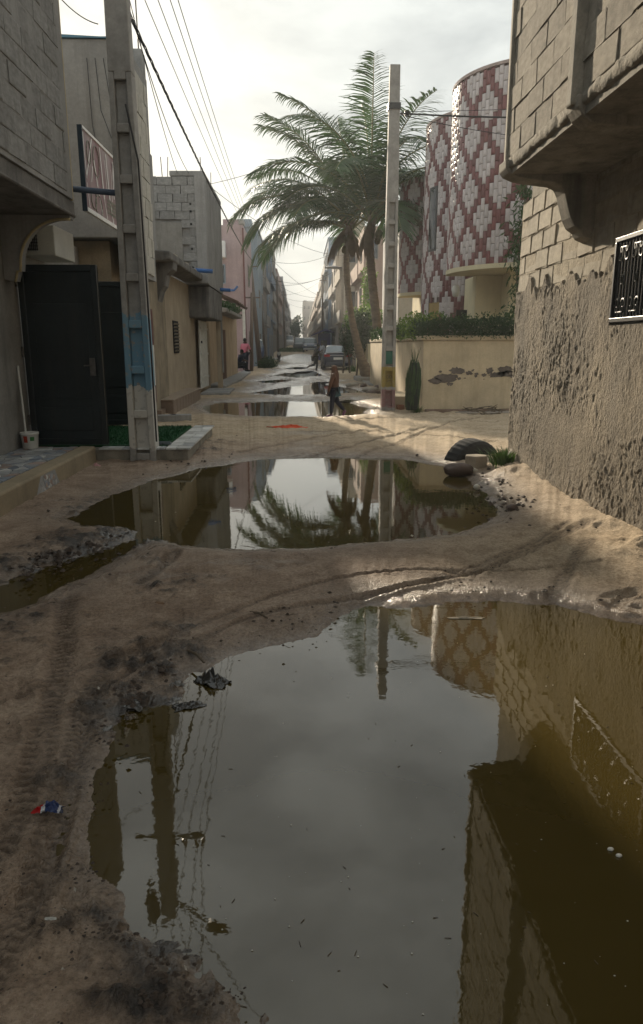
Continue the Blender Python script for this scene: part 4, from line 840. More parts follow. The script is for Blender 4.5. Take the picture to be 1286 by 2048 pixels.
pv = MB(); pv.prism([(-3.12, 24.6), (-2.55, 24.6), (-2.45, 30), (-2.6, 38), (-3.12, 41)], 'z', -.1, .15); o = pv.build('raised_pavement', M_render_grey, bevel=.03, kind='structure')
# fourth: ochre compound wall with a small canopy
l4 = thing('compound_wall', 'ochre compound wall with narrow doorway and weedy ledge', 'wall', (-3.4, 30, 0))
k = MB(); k.box(-3.6, -3.12, 24.45, 36.2, -.1, 2.75); k.build('wall', mat('ochre_wall', (.45, .345, .235), .9, .2, 1.5, .2, streak=.3, scol=(.25, .17, .10)), l4)
k = MB(); k.prism([(-3.6, 2.62), (-2.72, 2.70), (-2.72, 2.85), (-3.6, 2.95)], 'y', 27.6, 34.5); k.build('ledge', M_render_grey, l4, bevel=.03)
k = MB(); k.box(-3.119, -3.09, 29.2, 30.4, .1, 2.1); k.build('door', mat('brown_wood_door', (.12, .06, .035), .8, .3), l4)
foliage('weeds', np.stack([rs.uniform(-3.2, -2.7, 900), rs.uniform(27.8, 34, 900), rs.uniform(2.85, 3.12, 900)], 1), .12, M_leaf_mid, l4, 8)
k = MB()
for i in range(5): k.tube([(-3.4, 29+i*1.1, 3.55), (-2.45, 29.4+i*1.2, 3.15)], .06, 5)
k.build('broken_timber', mat('weathered_timber', (.13, .085, .065), .9, .4), l4)
MB().box(-3.3, -2.9, 26.6, 26.8, 2.9, 4.4).build('pier', M_beige, l4, bevel=.02)
# ------------------------------------------------------------------ buildings further down the street
M_pane = mat('street_window_glass', (.05, .06, .07), .15, .3, 2, 0, 10, spec=.6)
M_frame = mat('street_window_frame', (.30, .28, .25), .7, .2)
M_rail = mat('balcony_rail', (.25, .24, .23), .7, .3)
def row_house(label, side, xf, y0, y1, h, col, floors=3, balc=True, win=True, front=True, parapet=.0, slats=False, name='apartment_building', front_win=True, x_deep=6.0, streak=.4):
    zb = rise(y0)-.3 if y0 > 60 else -.1
    t = thing(name, label, 'building', (xf+side*2, y0, 0)); m = mat('render_%s_%d' % (name, int(y0*10)+side), col, .9, .22, .9, .2, 12, streak=streak, scol=tuple(c*.45 for c in col))
    xa, xb = sorted((xf, xf+side*x_deep)); MB().box(xa, xb, y0, y1, zb, h).build('wall', m, t, bevel=.03)
    fh = (h-.3)/floors; inn = -side
    for f in range(floors):
        z0 = .2+f*fh+zb*0+ (rise(y0) if y0 > 60 else 0)*(1-f/floors)
        if balc and f > 0:
            dpt = .35; lo, hi = sorted((xf+inn*.003, xf+inn*dpt)); o = MB().box(lo, hi, y0+.3, y1-.3, z0-.12, z0+.02).build('balcony', m, t)
            lo, hi = sorted((xf+inn*(dpt-.06), xf+inn*(dpt-.003))); MB().box(lo, hi, y0+.3, y1-.3, z0+.021, z0+.75).build('balcony_rail', M_rail if f % 2 else m, o)
        if win:
            nwin = max(1, int((y1-y0)/3.2))
            for i in range(nwin):
                yc = y0+(i+.5)*(y1-y0)/nwin
                if f == 0: grille_window(t, 'x', xf, yc-.6, yc+.6, z0-.1, z0+2.1, inn, M_frame, M_rail if i % 2 else M_pane, name='door')
                else: grille_window(t, 'x', xf, yc-.55, yc+.55, z0+.9, z0+2.1, inn, M_frame, M_pane)
        if front_win and f > 0:
            for xx in (xf+side*.55, xf+side*1.9)[:1 if abs(x_deep) < 3 else 2]: grille_window(t, 'y', y0, xx-.3, xx+.3, z0+.9, z0+2.0, -1, M_frame, M_pane)
    rc = random.Random(int(y0*7)+side)
    if h > 7:
        for i in range(rc.randint(1, 3)):
            xx = xf+side*rc.uniform(.3, 1.6); yy = rc.uniform(y0+.4, y1-.6); hh = rc.uniform(.5, 1.5)
            if rc.random() < .5: MB().box(xx-.5, xx+.5, yy, yy+rc.uniform(.8, 2), h, h+hh).build('roof_hut', m, t, bevel=.02)
            else: MB().tube([(xx, yy, h-.1), (xx, yy, h+hh)], .03, 5).build('roof_mast', M_rail, t)
    if parapet:
        lo, hi = sorted((xf+inn*.08, xf+side*x_deep)); MB().box(lo, hi, y0-.08, y1+.05, h+.003, h+.14).build('roof_edge', m, t, bevel=.02)
    if slats:
        for i in range(9):
            lo, hi = sorted((xf+inn*.05, xf+inn*.25)); y = y0+.4+i*(y1-y0-.8)/8; MB().box(lo, hi, y-.06, y+.06, 3.2, h-.8).build('slat', m, t)
    return t
pk = row_house('pink rendered house with white wall box and blue drain pipe', -1, -3.0, 40.5, 46.8, 7.75, (.43, .325, .335), 2, balc=False, front_win=False, x_deep=4, streak=.25)
k = MB(); k.box(-3.25, -2.95, 40.45, 41.2, 7.753, 8.05); k.build('roof_post', M_render_grey, pk, bevel=.08)
k = MB(); k.box(-4.45, -3.95, 40.05, 40.49, 6.05, 6.9); k.build('wall_box', mat('white_enamel_box', (.70, .71, .72), .45, .1), pk, bevel=.04)
k = MB(); k.lathe((-4.2, 40.04, 6.6), [(.01, 0), (.06, 0), (.06, .01)], 8); k.build('box_mark', M_iron, pk)
k = MB(); k.tube([(-3.02, 40.42, 7.6), (-2.98, 40.42, .4)], .05, 6); k.build('downpipe', mat('red_brown_pipe', (.16, .05, .05), .6), pk)
k = MB(); k.tube([(-4.1, 40.3, 4.4), (-3.55, 40.2, 4.38), (-3.35, 40.2, 4.6)], .06, 8); k.build('drain_spout', M_pv, pk)
grille_window(pk, 'y', 40.5, -4.3, -4.02, 4.75, 5.75, -1, mat('pale_blue_frame', (.25, .33, .40), .6), M_pane)
k = MB(); k.box(-3.14, -2.99, 40.3, 40.49, .2, 3.4); k.build('white_panel', M_white_paint, pk)
row_house('blue grey three storey house with flat roof and small mast', -1, -2.82, 50, 57, 9.05, (.25, .31, .36), 3, balc=False, front_win=False, parapet=.1, x_deep=4)
row_house('weathered grey narrow house behind the leaning timber pole', -1, -2.95, 58, 66, 9.0, (.30, .28, .26), 3, parapet=.1, x_deep=4)
row_house('slate blue apartment block half hidden by palm fronds', -1, -2.85, 67, 78, 10.6, (.22, .27, .34), 3, x_deep=4)
row_house('tall brown grey block with lit street edge', -1, -3.1, 79, 96, 12.0, (.33, .29, .25), 4, parapet=.1, x_deep=5)
row_house('reddish concrete block past the tall brown one', -1, -2.9, 97, 120, 11.2, (.34, .25, .22), 3, x_deep=5)
row_house('dark grey apartment block on the left near the street end', -1, -2.75, 122, 155, 12.0, (.25, .25, .26), 4, x_deep=5)
row_house('pale low block on the left closest to the street end', -1, -2.7, 158, 215, 11.0, (.38, .36, .34), 3, x_deep=5)
row_house('far cream block closing the left half of the street', -1, -.2, 262, 290, 10.5, (.42, .38, .33), 3, balc=False, x_deep=9, win=False)
row_house('far grey tower closing the right half of the street', 1, .9, 225, 260, 14.5, (.27, .25, .24), 4, balc=False, x_deep=8)
# right row
wh = row_house('plain white house between the tiled house and the palms', 1, 4.15, 31, 37, 6.6, (.58, .57, .57), 2, balc=False, win=False, front_win=False, streak=.1)
row_house('pinkish house behind the palm trunks', 1, 3.75, 43.5, 50, 8.2, (.40, .29, .24), 3, balc=True)
row_house('beige building with tall vertical slats and projecting balconies', 1, 3.15, 51.5, 60, 9.2, (.44, .38, .30), 3, slats=True)
row_house('pale concrete house with stacked balconies', 1, 3.0, 61, 69, 8.6, (.42, .39, .36), 3)
row_house('tall steel blue house above the blue kiosk', 1, 2.75, 70.5, 84, 11.2, (.24, .31, .40), 4, parapet=.1)
row_house('grey brown block on the right beyond the blue house', 1, 2.85, 86, 112, 10.4, (.34, .30, .27), 3)
row_house('low brown terrace on the right near the street end', 1, 2.7, 114, 160, 9.5, (.36, .28, .23), 3)
row_house('pale far block on the right before the tower', 1, 2.6, 162, 222, 9.0, (.40, .37, .34), 3)
# ------------------------------------------------------------------ coconut palms
M_frond = mat('coconut_leaflet', (.058, .115, .034), .36, .3, 3, 0, 10, col2=(.026, .062, .02), spec=.45, trans=.34)
M_frond_dry = mat('dry_frond', (.20, .14, .085), .8, .3, 4, 0, 10, trans=.2)
M_rachis = mat('frond_rib', (.20, .20, .07), .5, .3)
M_trunk = mat('palm_bark', (.25, .195, .145), .93, .35, 4, .5, 18, stretch=(1, 1, 3), bstretch=(1, 1, 3), streak=.3)
M_nut = mat('coconut_husk', (.12, .10, .035), .7, .3)
def frond(parent, base, az, e0, L, droop, seed, twist=0.0, dry=False, lw=.052, ll=1.25):
    rr = random.Random(seed); n = 26; p = Vector(base); pts = [p.copy()]; dirs = []
    for i in range(n):
        t = (i+.5)/n; e = R(e0)-R(droop)*t**1.35; a = R(az+twist*t); d = Vector((math.cos(a)*math.cos(e), math.sin(a)*math.cos(e), math.sin(e))); dirs.append(d); p = p+d*(L/n); pts.append(p.copy())
    k = MB(); k.tube(pts, [.045*(1-.93*i/n)+.004 for i in range(n+1)], 5, cap=False); rb = k.build('frond', M_frond_dry if dry else M_rachis, parent, smooth=True)
    V = []; F = []; nl = 78
    for side in (-1, 1):
        for j in range(nl):
            t = .13+.87*(j+rr.random()*.6)/nl; f = t*n; i = min(int(f), n-1); q = pts[i].lerp(pts[i+1], f-i); d = dirs[i]
            sd_ = d.cross(Vector((0, 0, 1)));
            if sd_.length < .05: sd_ = Vector((math.sin(R(az)), -math.cos(R(az)), 0))
            sd_.normalize(); upv = sd_.cross(d).normalized()
            ln = ll*min(1, .35+2.6*(t-.1))*(1 if t < .6 else 1-.62*(t-.6)/.4)*rr.uniform(.82, 1.1)
            fwd = .42+.55*t**2; ld = (sd_*side+d*fwd+upv*rr.uniform(.05, .28)).normalized(); sag = rr.uniform(.5, 1.35)*(.9 if not dry else 1.8)
            if dry: ld = (ld+Vector((0, 0, -.9))).normalized()
            if dry: ln *= .38
            w_ = lw*rr.uniform(.7, 1.1); wd = d*.9+upv*.25*side
            wd = (wd-ld*wd.dot(ld)).normalized()*w_*.5
            b0 = len(V); c = q
            for s_ in (0, .35, .7, 1):
                cc = q+ld*ln*s_+Vector((0, 0, -1))*sag*ln*.5*s_*s_; ww = wd*(.55 if s_ == 0 else (1 if s_ < .5 else (.75 if s_ < .9 else .08))); V.append(cc-ww); V.append(cc+ww)
            F += [(b0, b0+1, b0+3, b0+2), (b0+2, b0+3, b0+5, b0+4), (b0+4, b0+5, b0+7, b0+6)]
    npmesh('leaflets', np.array([tuple(v) for v in V]), np.array(F), M_frond_dry if dry else M_frond, rb, smooth=False)
def palm(label, Y, trunk_px, rads, fr, seed, nuts):
    pts = [at(a, b_, Y=Y) for a, b_ in trunk_px]; base = pts[0]; t = thing('coconut_palm', label, 'palm tree', (base.x, base.y, 0), 'coconut palms')
    full = []; rad = []; K = 16
    for i in range(len(pts)-1):
        p0, p1, p2, p3 = pts[max(i-1, 0)], pts[i], pts[i+1], pts[min(i+2, len(pts)-1)]
        for j in range(K):
            s_ = j/K; full.append(.5*((2*p1)+(p2-p0)*s_+(2*p0-5*p1+4*p2-p3)*s_*s_+(3*p1-p0-3*p2+p3)*s_**3)); rad.append(rads[i]+(rads[i+1]-rads[i])*s_)
    full.append(pts[-1]); rad.append(rads[-1]); full[0].z -= .2
    rad = [r_*(1+.10*((i % 4) == 0)+random.uniform(-.03, .03)) for i, r_ in enumerate(rad)]
    MB().tube(full, rad, 14).build('trunk', M_trunk, t, smooth=True); c = pts[-1]
    for i, f in enumerate(fr): frond(t, c+Vector((random.uniform(-.1, .1), random.uniform(-.1, .1), random.uniform(-.25, .25))), *f[:4], seed*100+i, twist=f[4] if len(f) > 4 else 0, dry=len(f) > 5)
    k = MB()   # fibrous crown base
    for i in range(26):
        a = random.uniform(0, 6.28); l_ = random.uniform(.4, .85); k.tube([c+Vector((0, 0, -.3)), c+Vector((math.cos(a)*.3*l_, math.sin(a)*.3*l_, .3*l_)), c+Vector((math.cos(a)*.8*l_, math.sin(a)*.8*l_, random.uniform(-.2, .5)))], [.07, .04, .015], 5)
    k.build('leaf_base', M_frond_dry, t)
    for i in range(nuts):
        a = random.uniform(3.4, 6.0); r_ = random.uniform(.2, .42); MB().lathe((c.x+math.cos(a)*r_, c.y+math.sin(a)*r_, c.z-.55-random.random()*.45), [(.01, -.15), (.08, -.12), (.115, -.02), (.10, .07), (.05, .14), (.01, .16)], 10).build('coconut', M_nut, t, smooth=True)
    return t
frA = [(182, 40, 5.2, 92), (172, 55, 5.0, 108), (190, 30, 4.9, 100), (186, 18, 4.7, 96), (176, 30, 4.8, 95), (150, 60, 5.2, 80), (214, 45, 5.0, 80), (100, 82, 5.0, 34), (200, 72, 5.2, 62), (70, 65, 4.6, 80), (260, 60, 4.4, 95), (235, 28, 4.4, 85), (285, 50, 4.2, 100), (10, 60, 4.4, 90), (340, 40, 4.4, 80), (300, 20, 3.8, 80), (120, 45, 5.0, 80), (90, 30, 4.6, 80), (50, 45, 4.8, 80), (178, 70, 5.2, 62), (160, 20, 4.4, 84), (205, 5, 3.8, 60), (205, -35, 1.5, 45, 0, 1), (300, -45, 1.2, 40, 0, 1)]
palm('coconut palm with its trunk leaning left behind the walking child', 30, [(738, 756), (724, 722), (713, 680), (704, 640), (697, 590), (693, 540), (694, 490), (699, 448)], [.34, .19, .155, .135, .125, .12, .12, .15], frA, 1, 7)
frB = [(358, 56, 4.9, 112), (352, 40, 4.6, 84), (8, 16, 3.4, 84), (350, 70, 4.4, 95), (20, 36, 4.2, 85), (95, 80, 4.8, 44), (265, 72, 5.4, 62), (285, 58, 5.0, 90), (250, 50, 4.8, 92), (310, 35, 4.4, 85), (225, 62, 5.2, 85), (180, 55, 5.0, 90), (170, 75, 5.6, 55), (140, 50, 4.8, 85), (110, 60, 5, 80), (60, 56, 4.6, 85), (40, 62, 4.4, 85), (280, 20, 4.0, 80), (330, 15, 3.8, 75), (190, 22, 4.0, 85), (75, 30, 4.4, 80), (0, 5, 3.2, 60), (300, 75, 4.8, 70), (240, -40, 1.3, 45, 0, 1)]
palm('coconut palm with the upright ringed trunk right behind the concrete pole', 26.5, [(772, 772), (765, 725), (756, 665), (749, 605), (743, 545), (740, 490), (745, 432)], [.24, .18, .165, .16, .15, .14, .16], frB, 2, 5)
k = MB(); k.box(2.3, 3.0, 29.2, 31.0, -.1, .22); k.box(2.5, 3.0, 26.2, 29.1, -.1, .10); o = k.build('tree_kerb', M_render_grey, bevel=.04); tag(o, 'grey stone kerb around the palm feet', 'kerb')
# clipped street trees and bushes by the parked car
def round_tree(label, px, py, Y, rx, rz, m, zt, n=2600, size=.11, clumps=9, trunk=True, seed=1):
    c = at(px, py, Y=Y); t = thing('clipped_tree' if trunk else 'bush', label, 'tree' if trunk else 'bush', (c.x, c.y, 0)); r_ = np.random.RandomState(seed); P_ = []
    for i in range(clumps):
        d = r_.normal(size=3); d /= np.linalg.norm(d); o_ = d*np.array([rx, rx, rz])*.55; q = r_.normal(size=(n//clumps, 3)); q /= np.linalg.norm(q, axis=1)[:, None]; q *= (r_.rand(len(q), 1)**.4); P_.append(q*np.array([rx, rx, rz])*.62+o_)
    P_ = np.concatenate(P_)+np.array(c); foliage('crown', P_, size, m, t, seed)
    if trunk:
        k = MB()
        for dx in (-.12, .1): k.tube([(c.x+dx*1.6, c.y, zt), (c.x+dx*.4, c.y, c.z-rz*.3), (c.x+dx*2, c.y, c.z+rz*.2)], [.05, .045, .02], 6)
        k.build('trunk', M_stem, t)
    return t
round_tree('dark clipped tree between the palm trunks', 722, 676, 33.5, .62, 1.25, M_leaf_dark, .1, 5200, .10, 12, seed=3)
round_tree('small dark clipped tree behind the parked sedan', 694, 670, 37, .36, .95, M_leaf_dark, .1, 1800, .10, 8, seed=4)
round_tree('yellow green bush spilling above the dark clipped tree', 728, 640, 36, 1.0, .62, M_leaf_bright, .1, 3200, .14, 10, False, seed=5)
round_tree('thin yellow green climber against the pinkish house', 738, 575, 40, .42, 1.9, M_leaf_bright, .1, 900, .14, 10, False, seed=6)
round_tree('dark leafy tree beside the blue pickup', 497, 655, 58, .9, 1.6, M_leaf_dark, .3, 1800, .18, 8, seed=7)
round_tree('distant green tree at the street end', 590, 655, 190, 2.4, 3.2, M_leaf_mid, 1.0, 1500, .5, 8, seed=8)
round_tree('bush growing at the foot of the leaning timber pole', 535, 726, 46, .65, .42, M_leaf_mid, .1, 1500, .12, 8, False, seed=9)
gr = at(555, 690, Y=95); V, F = leaves(np.stack([rs.uniform(-2.6, .4, 3500), rs.uniform(88, 118, 3500), np.array([rise(100)]*3500)+rs.uniform(-.1, .15, 3500)], 1), .3, 6, .3, 1.2); o = npmesh('verge_grass', V, F, M_grass, None, False); tag(o, 'patch of green weeds across the far road', 'grass', kind='stuff')
# side fence by the car
fc = thing('side_fence', 'pale striped fence behind the clipped trees', 'fence', (3.0, 34, 0))
for i in range(14): MB().box(3.02, 3.06, 30.6+i*.62, 31.05+i*.62, 0, 1.55).build('fence_panel', M_cream_pale if i % 3 else M_beige, fc)
# ------------------------------------------------------------------ vehicles
M_tyre = mat('tyre_rubber', (.02, .02, .02), .85, .2, 20, .3, 60); M_rim = mat('alloy_rim', (.35, .35, .36), .35, .1, 5, 0, 10, metal=.7)
def local(o, root): o.parent = root; o.matrix_parent_inverse = Matrix.Identity(4); return o
def vehicle(name, label, cat, loc, rz, S, paint, roofpaint=None, wheels=((.85, .33), (3.5, .33)), rear=True, cab=(3, 4, 6, 7), group=None):
    root = thing(name, label, cat, (0, 0, 0), group); rings = []
    for s, w_, zb, bt, rf, wr in S:
        h = [(w_*.88, zb), (w_, zb+.16), (w_*1.01, (zb+bt)/2+.04), (w_*.965, bt), (wr, rf-.05), (wr*.86, rf-.012), (wr*.45, rf)]
        rings.append([(0, s, zb)]+[(x, s, z) for x, z in h]+[(0, s, rf+.008)]+[(-x, s, z) for x, z in h[::-1]])
    body, glass, roof = MB(), [], MB(); n = len(rings[0]); c0, c1, c2, c3 = cab
    allv = [v for r_ in rings for v in r_]
    def face(i, j): return (i*n+j, i*n+(j+1) % n, (i+1)*n+(j+1) % n, (i+1)*n+j)
    bf, gf, rf_ = [], {'rear_window': [], 'windscreen': [], 'side_window': []}, []
    for i in range(len(S)-1):
        for j in range(n):
            jj = j if j < 8 else n-1-j
            if c1 <= i < c2 and jj == 4: gf['side_window'].append(face(i, j))
            elif c0 <= i < c1 and jj in (5, 6, 7): gf['rear_window'].append(face(i, j))
            elif c2 <= i < c3 and jj in (5, 6, 7): gf['windscreen'].append(face(i, j))
            elif roofpaint and c1 <= i < c2 and jj >= 5: rf_.append(face(i, j))
            else: bf.append(face(i, j))
    bf += [tuple(range(n)), tuple(range((len(S)-1)*n, len(S)*n))[::-1]]
    def mk(nm, fs, m):
        me = bpy.data.meshes.new(nm); me.from_pydata(allv, [], fs); bm = bmesh.new(); bm.from_mesh(me); bmesh.ops.delete(bm, geom=[v for v in bm.verts if not v.link_faces], context='VERTS'); bmesh.ops.recalc_face_normals(bm, faces=bm.faces[:]); bm.to_mesh(me); bm.free()
        me.polygons.foreach_set('use_smooth', [True]*len(me.polygons)); o = obj(nm, me, m); return local(o, root)
    mk('body', bf, paint)
    for nm, fs in gf.items():
        if fs: mk(nm, fs, M_cglass)
    if rf_: mk('roof', rf_, roofpaint)
    W = S[len(S)//2][1]
    for s, r_ in wheels:
        for sg_ in (-1, 1):
            k = MB(); prof = [(r_*.62, -.10), (r_*.93, -.105), (r_, -.07), (r_, .07), (r_*.93, .105), (r_*.62, .10)]
            k.lathe((0, 0, 0), prof, 20); k.v = [(sg_*(W-.10)+z, s+y, r_+x) for x, y, z in k.v]; tw_ = local(k.build('wheel', M_tyre, None, smooth=True), root)
            k = MB(); k.lathe((0, 0, 0), [(.02, .06), (r_*.3, .085), (r_*.58, .10), (r_*.63, .06)], 12); k.v = [(sg_*(W-.10+z), s+y, r_+x) for x, y, z in k.v]; local(k.build('rim', M_rim), tw_)
    root.location = loc; root.rotation_euler = (0, 0, rz); return root
M_cglass = mat('car_glass', (.10, .13, .14), .06, .1, 3, 0, 10, spec=.8)
M_navy = mat('dark_blue_car_paint', (.022, .027, .045), .22, .15, 6, 0, 10, spec=.7); M_sky_sheen = mat('sky_sheen_car_paint', (.24, .25, .27), .25, .1, 6, 0, 10, spec=.6)  # second colour: sky reflection painted onto the sedan's roof and boot lid
M_blue = mat('blue_car_paint', (.05, .08, .16), .3, .2, 6, 0, 10, spec=.6); M_wcar = mat('white_car_paint', (.62, .63, .64), .28, .1, 5, 0, 10, spec=.6)
M_red_l = mat('red_lamp_lens', (.30, .015, .015), .2, .1, 5, 0, 10); M_lens = mat('clear_lamp_lens', (.7, .7, .68), .12, .1, 5, 0, 10); M_plate = mat('number_plate', (.55, .55, .52), .5, .15, 30, 0, 10)
SED = [(0, .70, .36, .82, .86, .55), (.07, .82, .26, .93, .98, .68), (.3, .86, .22, .97, 1.04, .72), (.62, .875, .2, .97, 1.08, .71), (1.25, .885, .2, .96, 1.41, .60), (2.0, .89, .2, .95, 1.46, .60), (2.65, .885, .2, .94, 1.42, .60), (3.35, .88, .2, .92, 1.00, .68), (3.9, .86, .2, .86, .90, .64), (4.3, .80, .24, .74, .78, .56), (4.45, .66, .36, .62, .66, .48)]
car = vehicle('parked_sedan', 'dark sedan parked tail first beside the palms', 'car', (2.2, 42.0, .03), 0, SED, M_navy, roofpaint=M_sky_sheen)
for sg_ in (-1, 1):
    k = MB(); k.box(*sorted((sg_*.46, sg_*.80)), -.01, .08, .80, .93); local(k.build('tail_light', M_red_l, None, bevel=.015), car)
k = MB(); k.box(-.26, .26, -.022, .0, .64, .77); local(k.build('number_plate', M_plate), car)
k = MB(); k.box(-.46, .46, -.012, .03, .86, .90); local(k.build('boot_trim', M_rim), car)
k = MB(); k.box(-.70, .70, -.03, .06, .30, .50); local(k.build('bumper', M_navy, None, bevel=.03), car)
k = MB(); k.box(-.72, .72, .02, .16, 1.0, 1.06); local(k.build('boot_lid', M_sky_sheen, None, bevel=.03), car)
SUVP = [(0, .72, .42, .95, 1.0, .62), (.08, .86, .34, 1.05, 1.12, .74), (.3, .92, .3, 1.08, 1.68, .70), (.7, .93, .3, 1.08, 1.76, .70), (2.0, .93, .3, 1.07, 1.78, .70), (2.7, .93, .3, 1.06, 1.72, .70), (3.35, .92, .3, 1.04, 1.12, .76), (4.0, .90, .32, .98, 1.04, .72), (4.4, .84, .36, .9, .94, .66), (4.52, .72, .46, .8, .84, .6)]
suv_ = vehicle('parked_van', 'white and blue taxi van parked facing the camera far down the street', 'van', (1.25, 92.5, rise(90)), math.pi, SUVP, M_blue, roofpaint=M_wcar, wheels=((.8, .36), (3.6, .36)), cab=(1, 2, 5, 6))
for sg_ in (-1, 1):
    k = MB(); k.box(*sorted((sg_*.45, sg_*.78)), 4.42, 4.55, .78, .92); local(k.build('headlight', M_lens, None, bevel=.02), suv_)
k = MB(); k.box(-.45, .45, 4.48, 4.56, .55, .72); local(k.build('grille', M_iron), suv_); k = MB(); k.box(-.80, .80, 4.40, 4.57, .38, .52); local(k.build('bumper', M_wcar, None, bevel=.03), suv_)
dk = vehicle('parked_van', 'dark van standing just left of the taxi van', 'van', (.05, 97.5, rise(95)), math.pi, SUVP, mat('dark_green_van', (.03, .045, .05), .3), wheels=((.8, .36), (3.6, .36)), cab=(1, 2, 5, 6))
vn_ = vehicle('minibus', 'distant white minibus on the left of the street end', 'minibus', (-2.2, 150, rise(145)), math.pi, [(s, w_*1.05, zb, bt*1.15, rf*1.25, wr*1.1) for s, w_, zb, bt, rf, wr in SUVP], M_wcar, wheels=((.8, .36), (3.6, .36)), cab=(1, 2, 5, 6))
pu = vehicle('parked_van', 'dark blue van with white roof behind the leaning timber poles', 'van', (-3.15, 50.2, .35), R(8), [(s*.8, w_*.75, zb, bt, rf*.88, wr*.8) for s, w_, zb, bt, rf, wr in SUVP], M_blue, roofpaint=M_wcar, wheels=((.8, .30), (2.9, .30)), cab=(1, 2, 5, 6))
# ------------------------------------------------------------------ kiosk with awning
ks = thing('blue_kiosk', 'blue street kiosk with spreading awning past the parked car', 'kiosk', (2.2, 66, .1)); M_kb = mat('blue_kiosk_tarp', (.05, .05, .19), .8, .25, 2, .2, 20)
z0 = rise(66)+.05; MB().box(1.65, 2.7, 64.5, 67.0, z0, 2.5).build('booth', M_kb, ks, bevel=.03); MB().prism([(1.0, 2.35), (2.2, 2.85), (3.2, 2.6), (3.2, 2.52), (2.2, 2.74), (1.0, 2.28)], 'y', 63.6, 67.4).build('awning', M_kb, ks)
MB().box(1.85, 2.4, 64.46, 64.5, 1.2, 1.9).build('hatch', M_void, ks)
# ------------------------------------------------------------------ timber and far poles
M_timber = mat('grey_timber', (.17, .13, .10), .92, .35, 3, .4, 20, stretch=(1, 1, .2))
def timber(label, p0, p1, r0, r1):
    t = thing('timber_pole', label, 'pole', p0, 'timber poles down the street'); MB().tube([p0, p1], [r0, r1], 10).build('shaft', M_timber, t, smooth=True); a = Vector(p0).lerp(Vector(p1), .93); MB().box(a.x-.35, a.x+.45, a.y-.06, a.y, a.z, a.z+.07).build('crossarm', M_timber, t); return t
timber('upright thin timber pole in front of the blue van', (-2.74, 40.7, 0), (-2.62, 40.7, 4.3), .10, .08)
timber('thick timber pole leaning left beside the bush', (-2.62, 47.5, 0), (-3.15, 47.5, 6.8), .17, .12)
timber('pale slim pole in front of the blue grey house', (-2.6, 55, 0), (-3.25, 55, 9.2), .12, .09)
timber('slim timber pole further along the left side', (-2.35, 78, .3), (-2.35, 78, 8.5), .13, .10)
timber('timber pole in the middle distance on the left', (-2.1, 100, .6), (-2.2, 100, 8.6), .14, .1)
timber('timber pole with drooping wires on the right row', (2.3, 75, .2), (2.35, 75, 8.4), .13, .10)
sl_ = thing('street_light', 'street light with flat shade reaching out from the right row', 'street light', (3.0, 52, 0)); MB().tube([(3.0, 52, 0), (3.0, 52, 6.6)], [.09, .06], 8).build('post', M_steel, sl_)
MB().tube([(3.0, 52, 6.5), (2.6, 51.8, 6.75)], .035, 6).build('arm', M_steel, sl_)
k = MB(); k.lathe((0, 0, 0), [(.05, .12), (.25, .08), (.62, -.02), (.60, -.05), (.1, -.02)], 14); k.v = [(2.35+x, 51.7+y, 6.75+z) for x, y, z in k.v]; k.build('shade', M_iron, sl_)
# ------------------------------------------------------------------ people
SKINS = []
J0 = dict(pelvis=(0, 0, .53, .088), spine=(0, 0, .635, .078), chest=(0, 0, .745, .092), neck=(0, .005, .835, .034), head=(0, .015, .90, .052), crown=(0, .012, .955, .05))
for s_, sx in (('l', -1), ('r', 1)):
    J0.update({s_+'hip': (sx*.055, 0, .50, .058), s_+'knee': (sx*.058, .012, .275, .042), s_+'ank': (sx*.058, -.008, .045, .026), s_+'toe': (sx*.062, .075, .018, .022), s_+'sh': (sx*.108, 0, .795, .040), s_+'elb': (sx*.128, -.01, .635, .030), s_+'wr': (sx*.132, .025, .49, .021), s_+'hand': (sx*.132, .035, .455, .019)})
E0 = [('pelvis', 'spine'), ('spine', 'chest'), ('chest', 'neck'), ('neck', 'head'), ('head', 'crown')]
for s_ in 'lr': E0 += [('pelvis', s_+'hip'), (s_+'hip', s_+'knee'), (s_+'knee', s_+'ank'), (s_+'ank', s_+'toe'), ('chest', s_+'sh'), (s_+'sh', s_+'elb'), (s_+'elb', s_+'wr'), (s_+'wr', s_+'hand')]
def skin(name, J, E_, m, root, H, fat=1.0, rootv='pelvis', hands=False, only=None):
    names = []; 
    for a, c in E_:
        for q in (a, c):
            if q not in names: names.append(q)
    me = bpy.data.meshes.new(name); me.from_pydata([Vector(J[q][:3])*H for q in names], [(names.index(a), names.index(c)) for a, c in E_], []); o = obj(name, me, m); local(o, root)
    md = o.modifiers.new('skin', 'SKIN'); md.use_smooth_shade = True; sv = me.skin_vertices[0].data
    for i, q in enumerate(names):
        r_ = J[q][3]*H*(fat if not hasattr(fat, '__call__') else fat(q)); sv[i].radius = (r_, r_); sv[i].use_root = (q == (rootv if rootv in names else names[0]))
    sb = o.modifiers.new('sub', 'SUBSURF'); sb.levels = 2; sb.render_levels = 2; SKINS.append((o, J, H, hands)); return o
M_skin = mat('dark_skin', (.075, .042, .028), .55, .15, 8, 0, 10); M_hair = mat('black_hair', (.008, .007, .006), .8, .2, 30, .5, 90)
